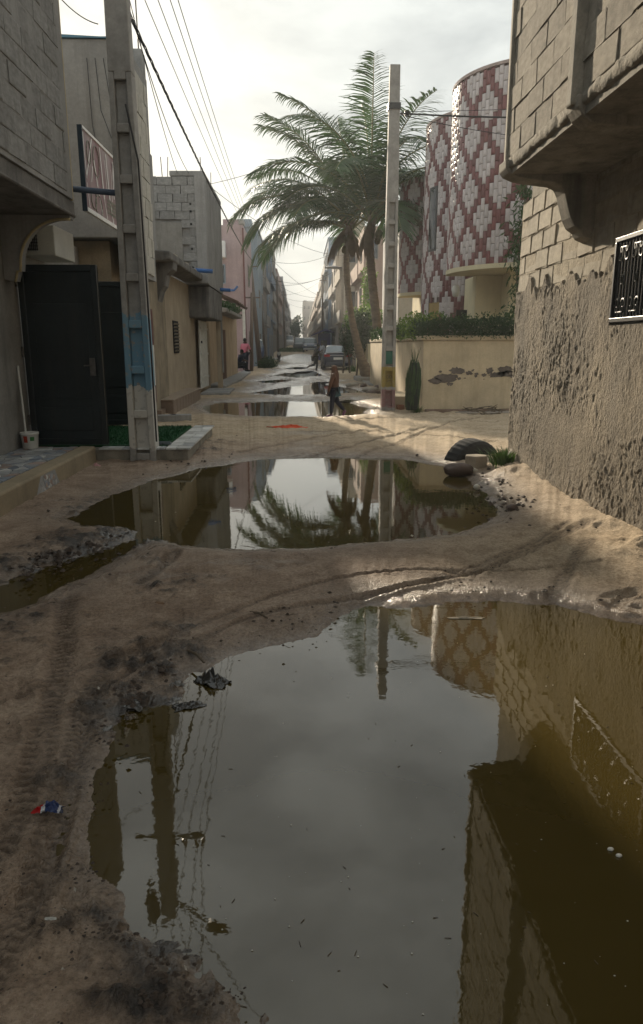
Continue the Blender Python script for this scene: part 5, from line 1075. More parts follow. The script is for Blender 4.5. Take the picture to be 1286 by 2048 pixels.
def person(label, loc, rz, H, J_over, top_m, leg_m, shoe_m=None, short=False, sleeve='elb', extra=None, scarf=False):
    J = dict(J0); J.update({k_: (tuple(v)+(J0[k_][3],) if len(v) == 3 else tuple(v)) for k_, v in J_over.items()})
    root = thing('person', label, 'person', (0, 0, 0)); skin('body', J, E0, M_skin, root, H, 1.0, hands=True)
    tE = [('pelvis', 'spine'), ('spine', 'chest'), ('chest', 'neck')]
    for s_ in 'lr': tE += [('chest', s_+'sh'), (s_+'sh', s_+'elb')]+([(s_+'elb', s_+'wr')] if sleeve == 'wr' else [])
    skin('top', J, tE, top_m, root, H, lambda q: 1.16 if q != 'neck' else .95, rootv='chest')
    lE = []
    for s_ in 'lr': lE += [('pelvis', s_+'hip'), (s_+'hip', s_+'knee')]+([] if short else [(s_+'knee', s_+'ank')])
    skin('trousers', J, lE, leg_m, root, H, 1.17)
    if shoe_m:
        for s_ in 'lr':
            a = Vector(J[s_+'ank'][:3])*H; c = Vector(J[s_+'toe'][:3])*H; d = (c-a); d.normalize(); hz = Vector((0, 0, -.02))*H
            k = MB(); k.tube([a-d*.03*H+hz, a+hz, c+hz*.1, c+d*.022*H], [.020*H, .031*H, .027*H, .012*H], 8); local(k.build('shoe', shoe_m, None, smooth=True), root)
    c = Vector(J['crown'][:3])*H; hd_ = Vector(J['head'][:3])*H
    if not scarf:
        k = MB(); k.lathe((0, 0, 0), [(.01, .052), (.035, .045), (.050, .02), (.055, -.01), (.052, -.035), (.03, -.05)][::-1], 12); k.v = [(c.x+x*H*1.02, c.y-.006*H+y*H*1.1, c.z+z*H+.004*H) for x, y, z in k.v]; local(k.build('hair', M_hair, None, smooth=True), root)
    if extra: extra(root, J, H)
    f = Vector(J['crown'][:3]).lerp(Vector(J['head'][:3]), .5)*H; k = MB(); k.tube([f+Vector((0, .045, .01))*H, f+Vector((0, .064, -.008))*H, f+Vector((0, .05, -.016))*H], [.006*H, .010*H, .006*H], 6); local(k.build('nose', M_skin, None, smooth=True), root)
    root.location = loc; root.rotation_euler = (0, 0, rz); return root
M_scarf = mat('brown_scarf_cloth', (.11, .055, .035), .9, .25, 6, .3, 40); M_teal = mat('teal_cloth', (.035, .075, .085), .85, .2); M_dkden = mat('dark_navy_cloth', (.014, .017, .032), .85, .2, 8, .2, 60); M_purple = mat('purple_shoe', (.14, .06, .13), .6, .2); M_blk = mat('black_cloth', (.012, .012, .013), .85, .2); M_pinkc = mat('pink_shirt', (.52, .16, .22), .85, .15); M_paleb = mat('pale_blue_shirt', (.35, .38, .42), .85, .15); M_whitec = mat('white_shirt', (.5, .48, .44), .85, .15)
def veil(root, J, H):
    Jv = dict(J); Jv['v0'] = (0, -.005, .985, .045); Jv['v1'] = (0, .0, .935, .068); Jv['v2'] = (0, -.015, .85, .070); Jv['v3'] = (0, -.01, .73, .094); Jv['v4'] = (0, -.005, .60, .098); Jv['v5'] = (0, .0, .51, .104)
    skin('veil', Jv, [('v0', 'v1'), ('v1', 'v2'), ('v2', 'v3'), ('v3', 'v4'), ('v4', 'v5')], M_scarf, root, H, rootv='v3')
    Jv['w0'] = (0, -.01, .54, .085); Jv['w1'] = (0, -.03, .47, .088); Jv['w2'] = (0, -.04, .43, .082); skin('skirt', Jv, [('w0', 'w1'), ('w1', 'w2')], M_teal, root, H, rootv='w1')
person('child in brown veil and dark trousers walking past the round puddle', (.70, 14.85, .035), R(78), 1.08, dict(lknee=(-.058, .03, .275), lank=(-.058, .045, .05), ltoe=(-.06, .125, .02), rknee=(.058, -.05, .28), rank=(.058, -.20, .12), rtoe=(.06, -.17, .045), relb=(.15, .02, .64), rwr=(.16, .04, .49), rhand=(.16, .05, .455), lelb=(-.15, .05, .63), lwr=(-.15, .09, .48), lhand=(-.15, .10, .445)), M_scarf, M_dkden, M_purple, extra=veil, scarf=True, sleeve='wr')
person('barefoot person in black running beside the parked sedan', (.82, 40.3, .03), R(-75), 1.62, dict(pelvis=(0, 0, .50), spine=(0, .03, .60), chest=(0, .07, .70), neck=(0, .10, .785), head=(0, .125, .845), crown=(0, .13, .895), lsh=(-.108, .07, .75), rsh=(.108, .07, .75), lelb=(-.15, .17, .66), lwr=(-.13, .26, .70), lhand=(-.13, .29, .72), relb=(.16, -.05, .66), rwr=(.15, -.10, .55), rhand=(.15, -.12, .52), lhip=(-.055, 0, .47), rhip=(.055, 0, .47), lknee=(-.058, .11, .27), lank=(-.058, .06, .05), ltoe=(-.06, .135, .02), rknee=(.058, -.02, .25), rank=(.058, -.24, .20), rtoe=(.06, -.29, .14)), M_blk, M_blk, None)
person('small child in white shirt standing far down the road', (-1.75, 60, .02), R(160), 1.12, {}, M_whitec, M_blk)
person('person in pink shirt standing with back turned by the pink house', (-2.98, 39.4, .15), R(-20), 1.70, dict(relb=(.16, .04, .64), rwr=(.17, .12, .55), rhand=(.17, .15, .53), lwr=(-.12, .08, .52), lhand=(-.11, .11, .50)), M_pinkc, M_dkden)
person('person in dark blue sitting on the raised pavement', (-3.2, 37.8, .16), R(-70), 1.6, dict(pelvis=(0, 0, .22), spine=(0, .02, .32), chest=(0, .06, .44), neck=(0, .09, .53), head=(0, .115, .595), crown=(0, .12, .645), lsh=(-.108, .06, .49), rsh=(.108, .06, .49), lelb=(-.13, .14, .36), lwr=(-.11, .24, .33), lhand=(-.10, .27, .33), relb=(.13, .14, .36), rwr=(.11, .24, .33), rhand=(.10, .27, .33), lhip=(-.055, .01, .21), rhip=(.055, .01, .21), lknee=(-.07, .23, .26), lank=(-.07, .25, .045), ltoe=(-.07, .33, .018), rknee=(.07, .23, .26), rank=(.07, .27, .045), rtoe=(.07, .35, .018)), M_dkden, M_blk, M_blk)
person('person in pale blue shirt leaning beyond the parked sedan', (1.55, 50.5, .03), R(120), 1.72, {}, M_paleb, M_blk)
person('distant person in black beside the blue kiosk', (2.9, 62.5, .05), R(90), 1.75, {}, M_blk, M_blk)
for x, y, lb, m in ((-.6, 140, 'distant walker in dark clothes left of the far road centre', M_blk), (-.9, 152, 'distant walker in a pink top near the minibus', M_pinkc)):
    person(lb, (x, y, rise(y)), R(180), 1.7, {}, m, M_dkden)
dg = bpy.context.evaluated_depsgraph_get(); dg.update()
for o, J, H, hands in SKINS:
    ev = o.evaluated_get(dg); me = bpy.data.meshes.new_from_object(ev, preserve_all_data_layers=False, depsgraph=dg); old = o.data
    o.modifiers.clear(); o.data = me; bpy.data.meshes.remove(old)
    if hands:
        bm = bmesh.new(); bm.from_mesh(me)
        for s_, sx in (('l', -1), ('r', 1)):
            h_ = Vector(J[s_+'hand'][:3])*H; d = (h_-Vector(J[s_+'wr'][:3])*H).normalized(); sd_ = d.cross(Vector((sx, 0, 0)));
            sd_ = sd_.normalized() if sd_.length > .1 else Vector((0, 1, 0)); k = MB()
            for i, l_ in enumerate((.040, .046, .043, .034)): k.tube([h_+sd_*(i-1.5)*.0085*H, h_+sd_*(i-1.5)*.010*H+d*l_*.55*H, h_+sd_*(i-1.5)*.0095*H+d*l_*H-Vector((sx, 0, 0))*.008*H], [.0052*H, .0048*H, .0034*H], 6)
            k.tube([h_-d*.012*H+sd_*.012*H, h_+sd_*.030*H+d*.006*H, h_+sd_*.036*H+d*.022*H], [.006*H, .0055*H, .004*H], 6)
            vs_ = [bm.verts.new(v) for v in k.v]
            for f in k.f: bm.faces.new([vs_[i] for i in f])
        bm.to_mesh(me); bm.free()
    if not me.materials: me.materials.append(M_skin)
    me.polygons.foreach_set('use_smooth', [True]*len(me.polygons))
# ------------------------------------------------------------------ wires
M_wire = mat('black_cable', (.02, .02, .022), .6, .1, 5, 0, 10)
def wire(label, a, c, sag=.3, r_=.008, n=28, twist=False):
    a = Vector(a); c = Vector(c); pts = [a.lerp(c, i/n)-Vector((0, 0, sag*4*(i/n)*(1-i/n))) for i in range(n+1)]
    o = MB().tube(pts, r_, 5).build('overhead_wire', M_wire); tag(o, label, 'wire', 'overhead wires'); return o
far = (-3.1, 55.0, 9.0)
for i, x in enumerate((-1.93, -1.76, -1.60, -1.50)):
    wire('%s of four power lines running from the near crossarm down the street' % ('innermost', 'second', 'third', 'outermost')[i], (x, 9.17, 5.78), (far[0]+.1*i-.2, 55, 8.8+.12*(i % 2)), .35, .006, 60)
    wire('%s of four power lines from the near crossarm passing over the viewer' % ('innermost', 'second', 'third', 'outermost')[i], (x, 9.17, 5.78), (x+.6+.8*i, -14, 6.5), .35, .006, 40)
tw = MB(); a = Vector((-2.0, 9.2, 5.35)); c = Vector((-2.9, 47.4, 6.6)); n = 160
for ph in (0, 2.1, 4.2):
    pts = []
    for i in range(n+1):
        t = i/n; p = a.lerp(c, t)-Vector((0, 0, .35*4*t*(1-t))); w_ = ph+i*1.1; pts.append(p+Vector((math.cos(w_)*.014, 0, math.sin(w_)*.014)))
    tw.tube(pts, .009, 4)
tag(tw.build('twisted_cable', M_wire), 'thick twisted cable from the blue painted pole along the street', 'cable')
wire('house wire from the near pole to the rendered house rebar', (-2.05, 9.2, 6.4), (-2.8, 13.2, 5.9), .1)
wire('house wire from the near pole to the grey block storey', (-2.1, 9.2, 6.2), (-3.2, 20.3, 5.9), .2)
wire('second house wire to the grey block storey', (-2.1, 9.2, 5.9), (-2.9, 20.3, 5.9), .3)
wire('wire looping from the grey block house across the gap', (-2.9, 9.0, 5.6), (-2.3, 9.3, 5.1), .12, .006)
wire('wire crossing from the near pole over the puddles to the block house', (-2.0, 9.2, 6.6), (1.8, 3.2, 6.2), .15, .007)
wire('slack wire crossing overhead from the street lamp', (-1.9, 9.1, 6.85), (2.4, -3, 8.0), .3, .007)
wire('long wire from the grey block storey to the concrete pole by the cream wall', (-2.52, 22, 6.0), (1.9, 16.3, 6.2), .15, .007)
wire('wire from the grey block storey down into the palm crowns', (-2.52, 22, 5.9), (2.9, 40, 6.2), .6, .008)
for i, (a, c) in enumerate((((2.15, 16.28, 6.22), (8.6, 15.0, 6.0)), ((2.15, 16.28, 6.19), (8.6, 15.2, 5.4)), ((2.1, 16.28, 6.25), (8.6, 15.0, 6.2)))): wire('service cable from the concrete pole towards the side street, %s' % ('thick', 'slack lower', 'thin upper')[i], a, c, (.12, .22, .05)[i], (.018, .008, .006)[i])
for i, (x0, y0, z0, x1, y1, z1) in enumerate([(-2.5, 62, 8.3, 3.0, 58, 8.6), (-2.6, 78, 8.2, 2.4, 75, 8.2), (-2.4, 78, 7.7, 2.9, 90, 7.2), (-2.2, 100, 8.2, 2.4, 75, 8.0), (-2.2, 100, 7.8, 2.8, 115, 8.6), (-3, 55, 8.6, 2.6, 84, 6.8), (-2.6, 66, 6.8, 2.9, 61, 7.4), (-2.4, 120, 8.4, 2.6, 130, 8.0)]):
    wire('thin wire strung across the far street, %s from the camera' % ('first', 'second', 'third', 'fourth', 'fifth', 'sixth', 'seventh', 'eighth')[i], (x0, y0, z0), (x1, y1, z1), .5, .014)
for i, (a, c) in enumerate((((-3.1, 47.4, 6.5), (-2.35, 78, 8.2)), ((-2.35, 78, 8.3), (-2.2, 100, 8.3)), ((2.35, 75, 8.3), (2.5, 130, 8.5)))): wire('wire along the far house fronts, %s stretch' % ('nearest left', 'further left', 'right')[i], a, c, .5, .014)
# ------------------------------------------------------------------ tyre, stones, weeds by the block house corner
ty = thing('old_tyre', 'worn black tyre half buried beside the block house corner', 'tyre', (2.28, 9.25, 0))
k = MB(); prof = []; n = 40; Rt, rt_ = .47, .27
sec_ = [(.27, -.11), (.36, -.135), (.44, -.125), (.475, -.10), (.48, -.05), (.48, .05), (.475, .10), (.44, .125), (.36, .135), (.27, .11), (.285, .09), (.36, .11), (.435, .10), (.455, 0), (.435, -.10), (.36, -.11), (.285, -.09)]
v = []; ns = len(sec_); ax = Vector((.80, .55, .0)).normalized(); nrm = Vector((-.55, .80, .12)).normalized()
for i in range(n):
    a = math.pi*(-.06+1.12*i/(n-1))
    for r_, z_ in sec_:
        rr_ = r_+(.006 if (i % 2 and r_ > .47) else 0); p = ax*rr_*math.cos(a)+Vector((0, 0, rr_*math.sin(a)*.92))+nrm*z_; v.append(Vector((2.30, 9.35, -.17))+p)
k.add(v, [(i*ns+j, (i+1)*ns+j, (i+1)*ns+(j+1) % ns, i*ns+(j+1) % ns) for i in range(n-1) for j in range(ns)]); k.build('carcass', M_tyre, ty, smooth=False)
def rock(name, label, cat, c, r3, m, seed, sub=3, noise_=.25, flat=None, group=None):
    bm = bmesh.new(); bmesh.ops.create_icosphere(bm, subdivisions=sub, radius=1)
    for v in bm.verts:
        q = v.co; f = 1+noise_*float(fbm(np.array([q.x*1.6+seed*3.1+q.z]), np.array([q.y*1.6+seed+q.z*.7]), 3, seed)[0]); v.co = Vector((q.x*r3[0]*f, q.y*r3[1]*f, q.z*r3[2]*f))
        if flat and v.co.z > flat: v.co.z = flat
    me = bpy.data.meshes.new(name); bm.to_mesh(me); bm.free(); me.polygons.foreach_set('use_smooth', [True]*len(me.polygons)); o = obj(name, me, m); o.location = c
    if label: tag(o, label, cat, group)
    return o
M_rock = mat('dark_wet_stone', (.10, .065, .05), .6, .3, 6, .4, 30); M_pstone = mat('pale_stone', (.42, .38, .33), .85, .25, 6, .4, 30)
rock('dark_stone', 'rounded dark stone at the puddle edge by the tyre', 'stone', at(916, 940, Z=.05), (.17, .13, .085), M_rock, 3)
hx = at(952, 925, Z=.1); k = MB(); k.prism([(hx.x+.15*math.cos(a+.3)*1.0, hx.y+.12*math.sin(a+.3)) for a in np.linspace(0, 5.236, 6)], 'z', -.03, .19); o = k.build('paving_stone', mat('hexagonal_concrete', (.36, .30, .23), .9, .25, 6, .3), bevel=.012); tag(o, 'hexagonal concrete paver standing beside the tyre', 'paving stone')
rock('pale_stone', 'small white crumpled lump between the dark stone and the paver', 'stone', at(947, 941, Z=.03), (.07, .05, .04), mat('white_lump', (.62, .58, .5), .8, .2), 9, 2, .6)
rock('pale_stone', 'white pebble on the right shore of the middle puddle', 'stone', at(954, 974, Z=.02), (.04, .03, .03), mat('white_lump', (.6, .58, .5), .8, .2), 12, 2, .5)
rock('dark_stone', 'half sunk brown stone on the right shore past the puddle end', 'stone', at(1024, 1016, Z=.03), (.06, .05, .035), M_rock, 14)
rock('brown_stone', 'brown round lump in the mud left of the saddle', 'stone', at(318, 1212, Z=.03), (.035, .03, .03), mat('brown_lump', (.20, .12, .07), .6, .4, 12), 15)
rock('pale_stone', 'pale flat stone at the right frame edge', 'stone', at(1272, 1125, Z=.06), (.07, .05, .03), M_pstone, 16)
rock('stone', 'loose stone on the pavement beside the plank door', 'stone', at(412, 757, Z=.17), (.22, .2, .16), M_pstone, 17); rock('stone', 'loose stone at the ochre compound doorway', 'stone', at(437, 755, Z=.17), (.2, .2, .18), M_rock, 18)
def tuft(name, label, c, n, h, sp, m, seed, group=None):
    r_ = np.random.RandomState(seed); V = []; F = []
    for i in range(n):
        a = r_.rand()*6.28; rr_ = sp*abs(r_.normal())*.5; b0 = Vector((c[0]+rr_*math.cos(a), c[1]+rr_*math.sin(a), c[2])); l_ = h*(.5+.7*r_.rand()); out = Vector((math.cos(a), math.sin(a), 0))*(.25+.5*r_.rand()); w_ = Vector((-math.sin(a), math.cos(a), 0))*.006*(h/.2)
        k0 = len(V)
        for s_, ww in ((0, 1), (.4, .9), (.75, .6), (1, .05)): p = b0+Vector((0, 0, l_*s_*(1-.25*s_)))+out*l_*s_*s_; V += [p-w_*ww, p+w_*ww]
        F += [(k0, k0+1, k0+3, k0+2), (k0+2, k0+3, k0+5, k0+4), (k0+4, k0+5, k0+7, k0+6)]
    o = npmesh(name, np.array([tuple(v) for v in V]), np.array(F), m, None, False); tag(o, label, 'grass', group); return o
tuft('grass_tuft', 'green grass tuft at the foot of the block house corner', (2.50, 8.50, .07), 420, .24, .22, M_grass, 1)
tuft('grass_tuft', 'tiny weed sprouting under the rough plaster wall', at(1092, 948, Z=.12), 40, .09, .05, M_grass, 2)
tuft('grass_tuft', 'weeds beside the rear wheel of the parked sedan', (3.0, 40.2, .05), 160, .45, .5, M_grass, 3)
tuft('grass_tuft', 'weed clump at the foot of the cream wall corner', (2.55, 15.55, .06), 120, .18, .2, M_grass, 4)
# wrapped sheaf leaning on the garden wall
sh = thing('leaf_sheaf', 'tall dark sheaf of tied green stalks leaning on the cream wall corner', 'sheaf', (2.50, 15.5, .05))
k = MB(); sp = [at(824, 820, Y=15.5), at(824, 790, Y=15.52), at(827, 765, Y=15.55), at(829, 742, Y=15.58), at(829, 725, Y=15.6)]; k.tube(sp, [.13, .15, .155, .12, .05], 12); k.build('core', mat('dark_wrapped_leaves', (.012, .02, .012), .8, .4, 12, .6, 30), sh, smooth=True)
k = MB()
for i in range(90):
    a = random.uniform(0, 6.28); t0 = random.uniform(0, .5); 
    def pt(t, o_=0):
        f = t*4; j = min(int(f), 3); q = sp[j].lerp(sp[j+1], f-j); r_ = [.13, .15, .155, .12, .05][j]*(1-(f-j))+[.13, .15, .155, .12, .05][j+1]*(f-j); return q+Vector((math.cos(a), math.sin(a), 0))*(r_*1.04+o_)
    k.tube([pt(t0), pt((t0+1)/2, .01), pt(min(1, t0+.5+random.random()*.2), .015)+Vector((random.uniform(-.02, .02), 0, .06))], [.008, .007, .003], 4)
for i in range(9): k.tube([sp[-1]-Vector((0, 0, .1)), sp[-1]+Vector((random.uniform(-.12, .14), 0, random.uniform(.15, .34)))], [.008, .003], 4)
k.build('stalk', M_leaf_mid, sh)
# rubbish pile at the wall foot, low step and bricks
rb = thing('branch_pile', 'heap of dark branches and cardboard at the foot of the cream wall', 'rubbish', (4.0, 15.3, .05)); k = MB()
for i in range(26):
    c = Vector((random.uniform(3.55, 4.5), random.uniform(15.1, 15.5), random.uniform(.08, .16))); d = Vector((random.uniform(-.3, .3), random.uniform(-.12, .12), random.uniform(-.03, .10))); k.tube([c-d, c+Vector((0, 0, .02)), c+d], [.008, .012, .005], 5)
k.build('branch', M_stem, rb); k = MB()
for i in range(6): k.obox((random.uniform(3.5, 4.4), random.uniform(15.15, 15.4), .08+.02*random.random()), (.14, .03, .01), (-.03, .09, .01), (0, 0, .006))
k.build('cardboard', mat('grey_cardboard', (.30, .26, .22), .9, .3), rb)
k = MB(); k.box(2.15, 2.62, 16.5, 18.4, -.1, .34); o = k.build('low_step', M_cream, bevel=.02); tag(o, 'low rendered step between the concrete pole and cream wall', 'step')
k = MB(); k.box(2.22, 2.38, 16.25, 16.45, .02, .16); o = k.build('loose_brick', mat('red_clay_brick', (.28, .12, .06), .9, .25), bevel=.01); tag(o, 'red clay brick at the low step', 'brick')
for i, (px, py) in enumerate(((728, 772), (740, 779), (755, 776), (720, 768), (748, 786), (705, 770))):
    rock('rubble_stone', 'rubble stone lying around the palm feet', 'stone', at(px, py, Z=.06), (random.uniform(.12, .3), random.uniform(.12, .3), .1), M_pstone if i % 2 else M_rock, 30+i, 2, .5, group='rubble around the palms')
# ------------------------------------------------------------------ litter
def crumple(name, label, cat, c, size, m, seed, h=.5, rz=0, n=26, lift=0.0):
    r_ = np.random.RandomState(seed); u = np.linspace(-1, 1, n); U, V_ = np.meshgrid(u, u); a = fbm(U*1.6+seed, V_*1.6, 3, seed); b_ = np.abs(fbm(U*2.6+7+seed, V_*2.6, 4, seed+5))
    edge = .75+.3*fbm(np.arctan2(V_, U)*1.5+9, U*0+seed, 3, seed+2); rad = np.sqrt(U**2+V_**2); X = U*size[0]*edge+.25*size[0]*a; Y_ = V_*size[1]*edge+.25*size[1]*fbm(U*2, V_*2+4, 3, seed+9)
    Z = h*size[0]*(b_*1.3+.5*np.exp(-rad**2*2.2))*np.clip(1.25-rad*.8, 0, 1); cc, ss = math.cos(rz), math.sin(rz)
    Vv = np.stack([c[0]+X*cc-Y_*ss, c[1]+X*ss+Y_*cc, c[2]+lift+Z], -1).reshape(-1, 3); o = npmesh(name, Vv, gridfaces(n, n), m, None, True); tag(o, label, cat); o.modifiers.new('solid', 'SOLIDIFY').thickness = .0015; return o
M_bag = mat('wet_dark_plastic', (.05, .048, .045), .18, .4, 6, .2, 30, spec=.7); M_bagc = mat('wet_grey_plastic', (.16, .155, .145), .16, .3, 6, .2, 30, spec=.7)
crumple('plastic_bag', 'wet dark plastic bag bulging from the near puddle edge', 'plastic bag', at(420, 1364, Z=-.02), (.10, .055), M_bag, 3, .6, R(-25))
crumple('plastic_bag', 'flat dark plastic bag floating below the bulging one', 'plastic bag', at(378, 1412, Z=-.02), (.075, .04), M_bag, 5, .35, R(20))
crumple('plastic_bag', 'pale wet plastic film on the mud left of the dark bags', 'plastic bag', at(285, 1372, Z=-.005), (.11, .06), M_bagc, 8, .22, R(10))
crumple('plastic_bag', 'torn strip of plastic trailing in the near puddle', 'plastic bag', at(348, 1400, Z=-.022), (.035, .06), M_bagc, 11, .35, R(5))
crumple('plastic_bag', 'wet grey plastic sack on the drain mud by the middle puddle', 'plastic bag', at(212, 1078, Z=-.01), (.17, .12), M_bagc, 14, .38, R(15))
crumple('plastic_bag', 'second grey plastic sack left of the drain mud', 'plastic bag', at(150, 1092, Z=-.005), (.10, .08), M_bagc, 17, .35, R(-20))
for i, (px, py, sx, sy, rz, lb) in enumerate(((318, 1338, .10, .07, 12, 'wet grey film sheet above the flat dark bag'), (262, 1408, .07, .05, -15, 'wet film folded at the inner left corner of the near puddle'), (345, 1372, .06, .035, 30, 'small silvery film between the two dark bags'), (205, 1462, .035, .05, 5, 'narrow wet film at the left rim of the near puddle'), (330, 1950, .045, .03, 20, 'muddy crumpled film in the lower left sludge'), (385, 2005, .04, .025, -20, 'dark muddy film at the bottom edge of the near puddle'), (222, 1868, .022, .016, 0, 'small mud crusted film left of the lower shore'))):
    crumple('plastic_film', lb, 'plastic film', at(px, py, Z=-.012), (sx, sy), M_bagc if i < 4 else M_bag, 60+i*3, .30, R(rz))
wr = crumple('sweet_wrapper', 'red, white and navy foil wrapper lying on the tyre tracks', 'wrapper', at(103, 1620, Z=.022), (.060, .027), None, 23, .5, R(-6))
wm = bpy.data.materials.new('printed_wrapper'); wm.use_nodes = True; t = wm.node_tree; p = t.nodes['Principled BSDF']; p.inputs['Roughness'].default_value = .25
tcn = t.nodes.new('ShaderNodeTexCoord'); rpn = t.nodes.new('ShaderNodeValToRGB'); rpn.color_ramp.interpolation = 'CONSTANT'; e = rpn.color_ramp.elements; e[0].color = (.35, .015, .015, 1); e[1].position = .30; e[1].color = (.6, .6, .62, 1); q = e.new(.42); q.color = (.03, .05, .14, 1); q = e.new(.82); q.color = (.55, .55, .6, 1); q = e.new(.88); q.color = (.012, .015, .04, 1)
sp_ = t.nodes.new('ShaderNodeSeparateXYZ'); t.links.new(tcn.outputs['Generated'], sp_.inputs[0]); t.links.new(sp_.outputs[0], rpn.inputs[0]); t.links.new(rpn.outputs[0], p.inputs['Base Color']); wr.data.materials.append(wm)
crumple('cloth_strip', 'red cloth strip lying flat in the middle of the road', 'cloth', (-.20, 12.65, .062), (.46, .11), mat('red_cloth', (.60, .09, .035), .8, .25), 29, .12, R(-3))
crumple('paper_scrap', 'white paper scrap on the mud at lower left', 'paper', at(100, 1838, Z=.02), (.020, .008), M_white_paint, 31, .3)
crumple('paper_scrap', 'white scrap on the left drain bank', 'paper', at(12, 1097, Z=.01), (.07, .03), M_white_paint, 33, .3)
crumple('paper_scrap', 'pink crumpled scrap at the terrace corner', 'paper', at(193, 933, Z=.03), (.07, .05), mat('pink_scrap', (.55, .30, .30), .7, .2), 35, .6)
crumple('leaf_litter', 'grey leaf mat floating near the right of the near puddle', 'leaf litter', at(930, 1236, Z=-.018), (.12, .02), mat('grey_scum', (.25, .22, .17), .8, .3), 37, .05)
crumple('paper_scrap', 'curled brown leaf rag in the mud at the bottom', 'litter', at(270, 2003, Z=.005), (.022, .010), mat('tan_rag', (.32, .24, .14), .8, .3), 39, .5, R(-20))
sn = [at(1221, 1698, Z=-.016), at(1238, 1711, Z=-.016)]
for i, c in enumerate(sn): rock('floating_shell', 'white pistachio-like shell floating in the near puddle, %s of the pair' % ('left', 'right')[i], 'shell', c, (.010, .006, .006), mat('white_shell', (.7, .68, .62), .35, .1), 50+i, 2, .2, group='floating shells')
# sticks
for i, (a, c, lb) in enumerate((((800, 1116), (868, 1108), 'thin stick on the mud saddle between the puddles'), ((35, 1318), (68, 1362), 'short flat stick pressed in the mud at left'), ((375, 1300), (408, 1325), 'dark stick beside the near puddle plastic bag'), ((780, 1115), (745, 1118), 'twig on the saddle near the middle puddle'), ((500, 1224), (535, 1236), 'twig across the tyre rut'))):
    p0 = at(*a, Z=.035); p1 = at(*c, Z=.035); o = MB().tube([p0, p0.lerp(p1, .5)+Vector((0, .01, .008)), p1], [.006, .007, .004], 6).build('stick', M_stem); tag(o, lb, 'stick')
# mud clods and grit (countless)
clod = MB(); rr = random.Random(77)
def add_clod(c, s_):
    v = []; 
    for a in range(6): v.append(Vector((math.cos(a*1.047)*s_*rr.uniform(.6, 1.2), math.sin(a*1.047)*s_*rr.uniform(.6, 1.2), rr.uniform(-.2, .3)*s_)))
    v += [Vector((rr.uniform(-.3, .3)*s_, rr.uniform(-.3, .3)*s_, s_*rr.uniform(.4, .9))), Vector((0, 0, -s_*.4))]
    clod.add([c+q for q in v], [(i, (i+1) % 6, 6) for i in range(6)]+[((i+1) % 6, i, 7) for i in range(6)])
for i in range(2600):
    px = rr.uniform(0, 1286); py = 845+rr.random()**1.2*1180; c = at(px, py, Z=.03)
    inside = any(sdf(pl, np.array([c.x]), np.array([c.y]))[0] < .03 for nm, pl in POLY.items() if nm in ('near', 'mid'))
    if inside or abs(c.x) > 2.45: continue
    add_clod(c, rr.choice((.003, .004, .004, .006, .006, .008, .011, .015))*min(2.2, c.y/4))
for (px, py), n_, s_ in (((985, 1000), 26, .025), ((1050, 1010), 22, .028), ((1010, 960), 26, .03), ((330, 1935), 22, .009), ((390, 2000), 26, .008), ((460, 1985), 12, .006), ((380, 1180), 24, .018), ((330, 1180), 18, .015), ((90, 1110), 16, .02), ((400, 915), 20, .03), ((260, 1392), 40, .016), ((300, 1325), 40, .018), ((205, 1465), 26, .011), ((172, 1570), 20, .008), ((120, 1112), 34, .03), ((185, 1086), 34, .03), ((60, 1142), 26, .025), ((240, 1872), 24, .007), ((190, 1842), 20, .007), ((112, 1852), 22, .007), ((300, 1995), 34, .008), ((150, 1745), 22, .007), ((560, 1225), 16, .012), ((620, 1250), 10, .01), ((1180, 1060), 20, .03), ((1260, 1110), 18, .025)):
    for i in range(n_):
        c = at(px+rr.gauss(0, 28), py+rr.gauss(0, 14), Z=.03 if px < 900 else .06); add_clod(c, s_*rr.uniform(.4, 1.1))
o = clod.build('mud_clods', mat('dark_mud_clod', (.075, .055, .042), .75, .4, 20, .4, 60), kind='stuff'); tag(o, 'scattered dark mud clods and grit on the wet road', 'mud', kind='stuff')
fo = MB()
for i in range(95):
    nm = 'near' if rr.random() < .75 else 'mid'; px, py = (rr.uniform(350, 1286), rr.uniform(1260, 2048)) if nm == 'near' else (rr.uniform(300, 980), rr.uniform(925, 1080)); c = at(px, py, Z=-.0185)
    if sdf(POLY[nm], np.array([c.x]), np.array([c.y]))[0] > -.05: continue
    r_ = rr.choice((.0008, .001, .0013, .0018, .003)) * (1 if nm == 'near' else 2.5); fo.lathe(c, [(r_*.6, -.0005), (r_, 0), (r_*.7, r_*.35), (r_*.1, r_*.45)], 6, rr.uniform(.5, 1))
o = fo.build('foam_flecks', mat('pale_foam', (.62, .60, .52), .6, .1), kind='stuff'); tag(o, 'pale foam flecks floating on the puddles', 'foam', kind='stuff')
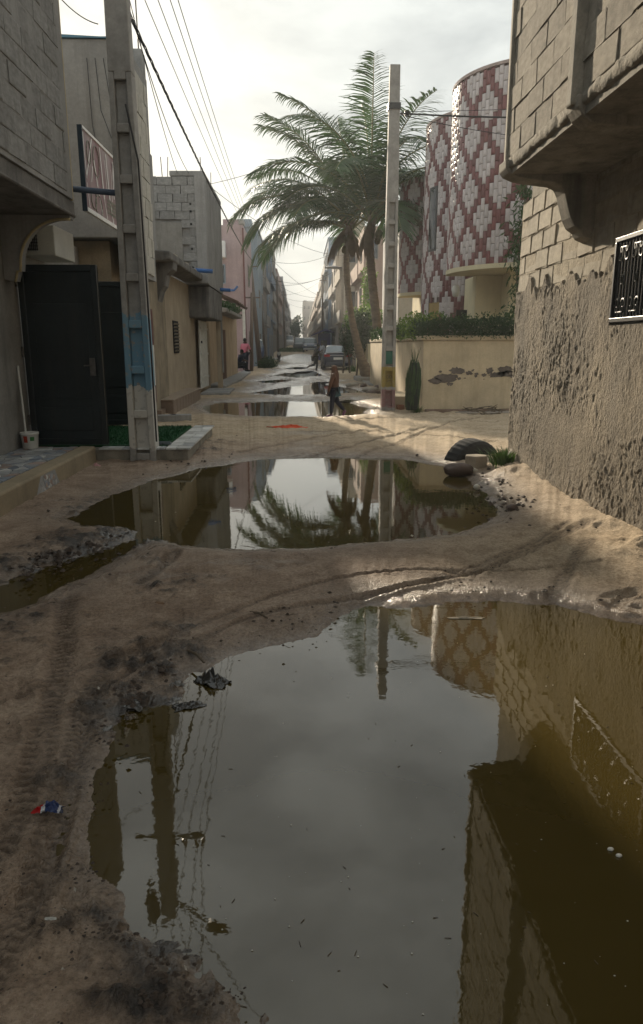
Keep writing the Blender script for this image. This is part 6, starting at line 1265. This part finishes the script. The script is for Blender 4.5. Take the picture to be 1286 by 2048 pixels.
# twigs, straw and scraps trodden into the road (countless)
tg = MB(); sc = MB()
for i in range(420):
    px = rr.uniform(0, 1286); py = 845+rr.random()**1.15*1150; c = at(px, py, Z=.028)
    if any(sdf(pl, np.array([c.x]), np.array([c.y]))[0] < .03 for nm, pl in POLY.items() if nm in ('near', 'mid')) or abs(c.x) > 2.4: continue
    a = rr.uniform(0, 3.14); f = min(1.8, c.y/4)
    if rr.random() < .7:
        l_ = rr.uniform(.012, .06)*f; d = Vector((math.cos(a)*l_, math.sin(a)*l_, rr.uniform(-.002, .006))); tg.tube([c-d, c+Vector((0, 0, .003)), c+d], [.0015*f, .0022*f, .001*f], 4)
    else:
        l_ = rr.uniform(.005, .014)*f; sc.obox(c, (l_*math.cos(a), l_*math.sin(a), .002), (-l_*.6*math.sin(a), l_*.6*math.cos(a), .003), (0, 0, .0008))
for i in range(60):   # bits afloat on the near puddle
    c = at(rr.uniform(230, 1286), rr.uniform(1230, 2048), Z=-.0185)
    if sdf(POLY['near'], np.array([c.x]), np.array([c.y]))[0] > -.02: continue
    a = rr.uniform(0, 3.14); l_ = rr.uniform(.002, .009); d = Vector((math.cos(a)*l_, math.sin(a)*l_, 0)); tg.tube([c-d, c+d], [.0012, .0008], 4)
tag(tg.build('twig_litter', M_stem, kind='stuff'), 'scattered twigs and straw trodden into the muddy road', 'twigs', kind='stuff')
tag(sc.build('scrap_litter', mat('bleached_scraps', (.45, .42, .37), .7, .4, 30), kind='stuff'), 'tiny pale scraps strewn over the muddy road', 'litter', kind='stuff')
# ------------------------------------------------------------------ hazy air
HZ = MB().box(-1000, 1000, -420, 1900, -1.5, 16.5).build('haze', None, kind='stuff'); tag(HZ, 'pale dusty backlit haze filling the street', 'haze', kind='stuff')
hm = bpy.data.materials.new('dusty_haze'); hm.use_nodes = True; t = hm.node_tree; t.nodes.remove(t.nodes['Principled BSDF']); pv_ = t.nodes.new('ShaderNodeVolumePrincipled'); pv_.inputs['Color'].default_value = (.90, .93, .95, 1); pv_.inputs['Density'].default_value = .0016; pv_.inputs['Anisotropy'].default_value = .35
t.links.new(pv_.outputs[0], t.nodes['Material Output'].inputs['Volume']); HZ.data.materials.append(hm)
for o in bpy.data.objects:
    if '_b' in o: del o['_b']
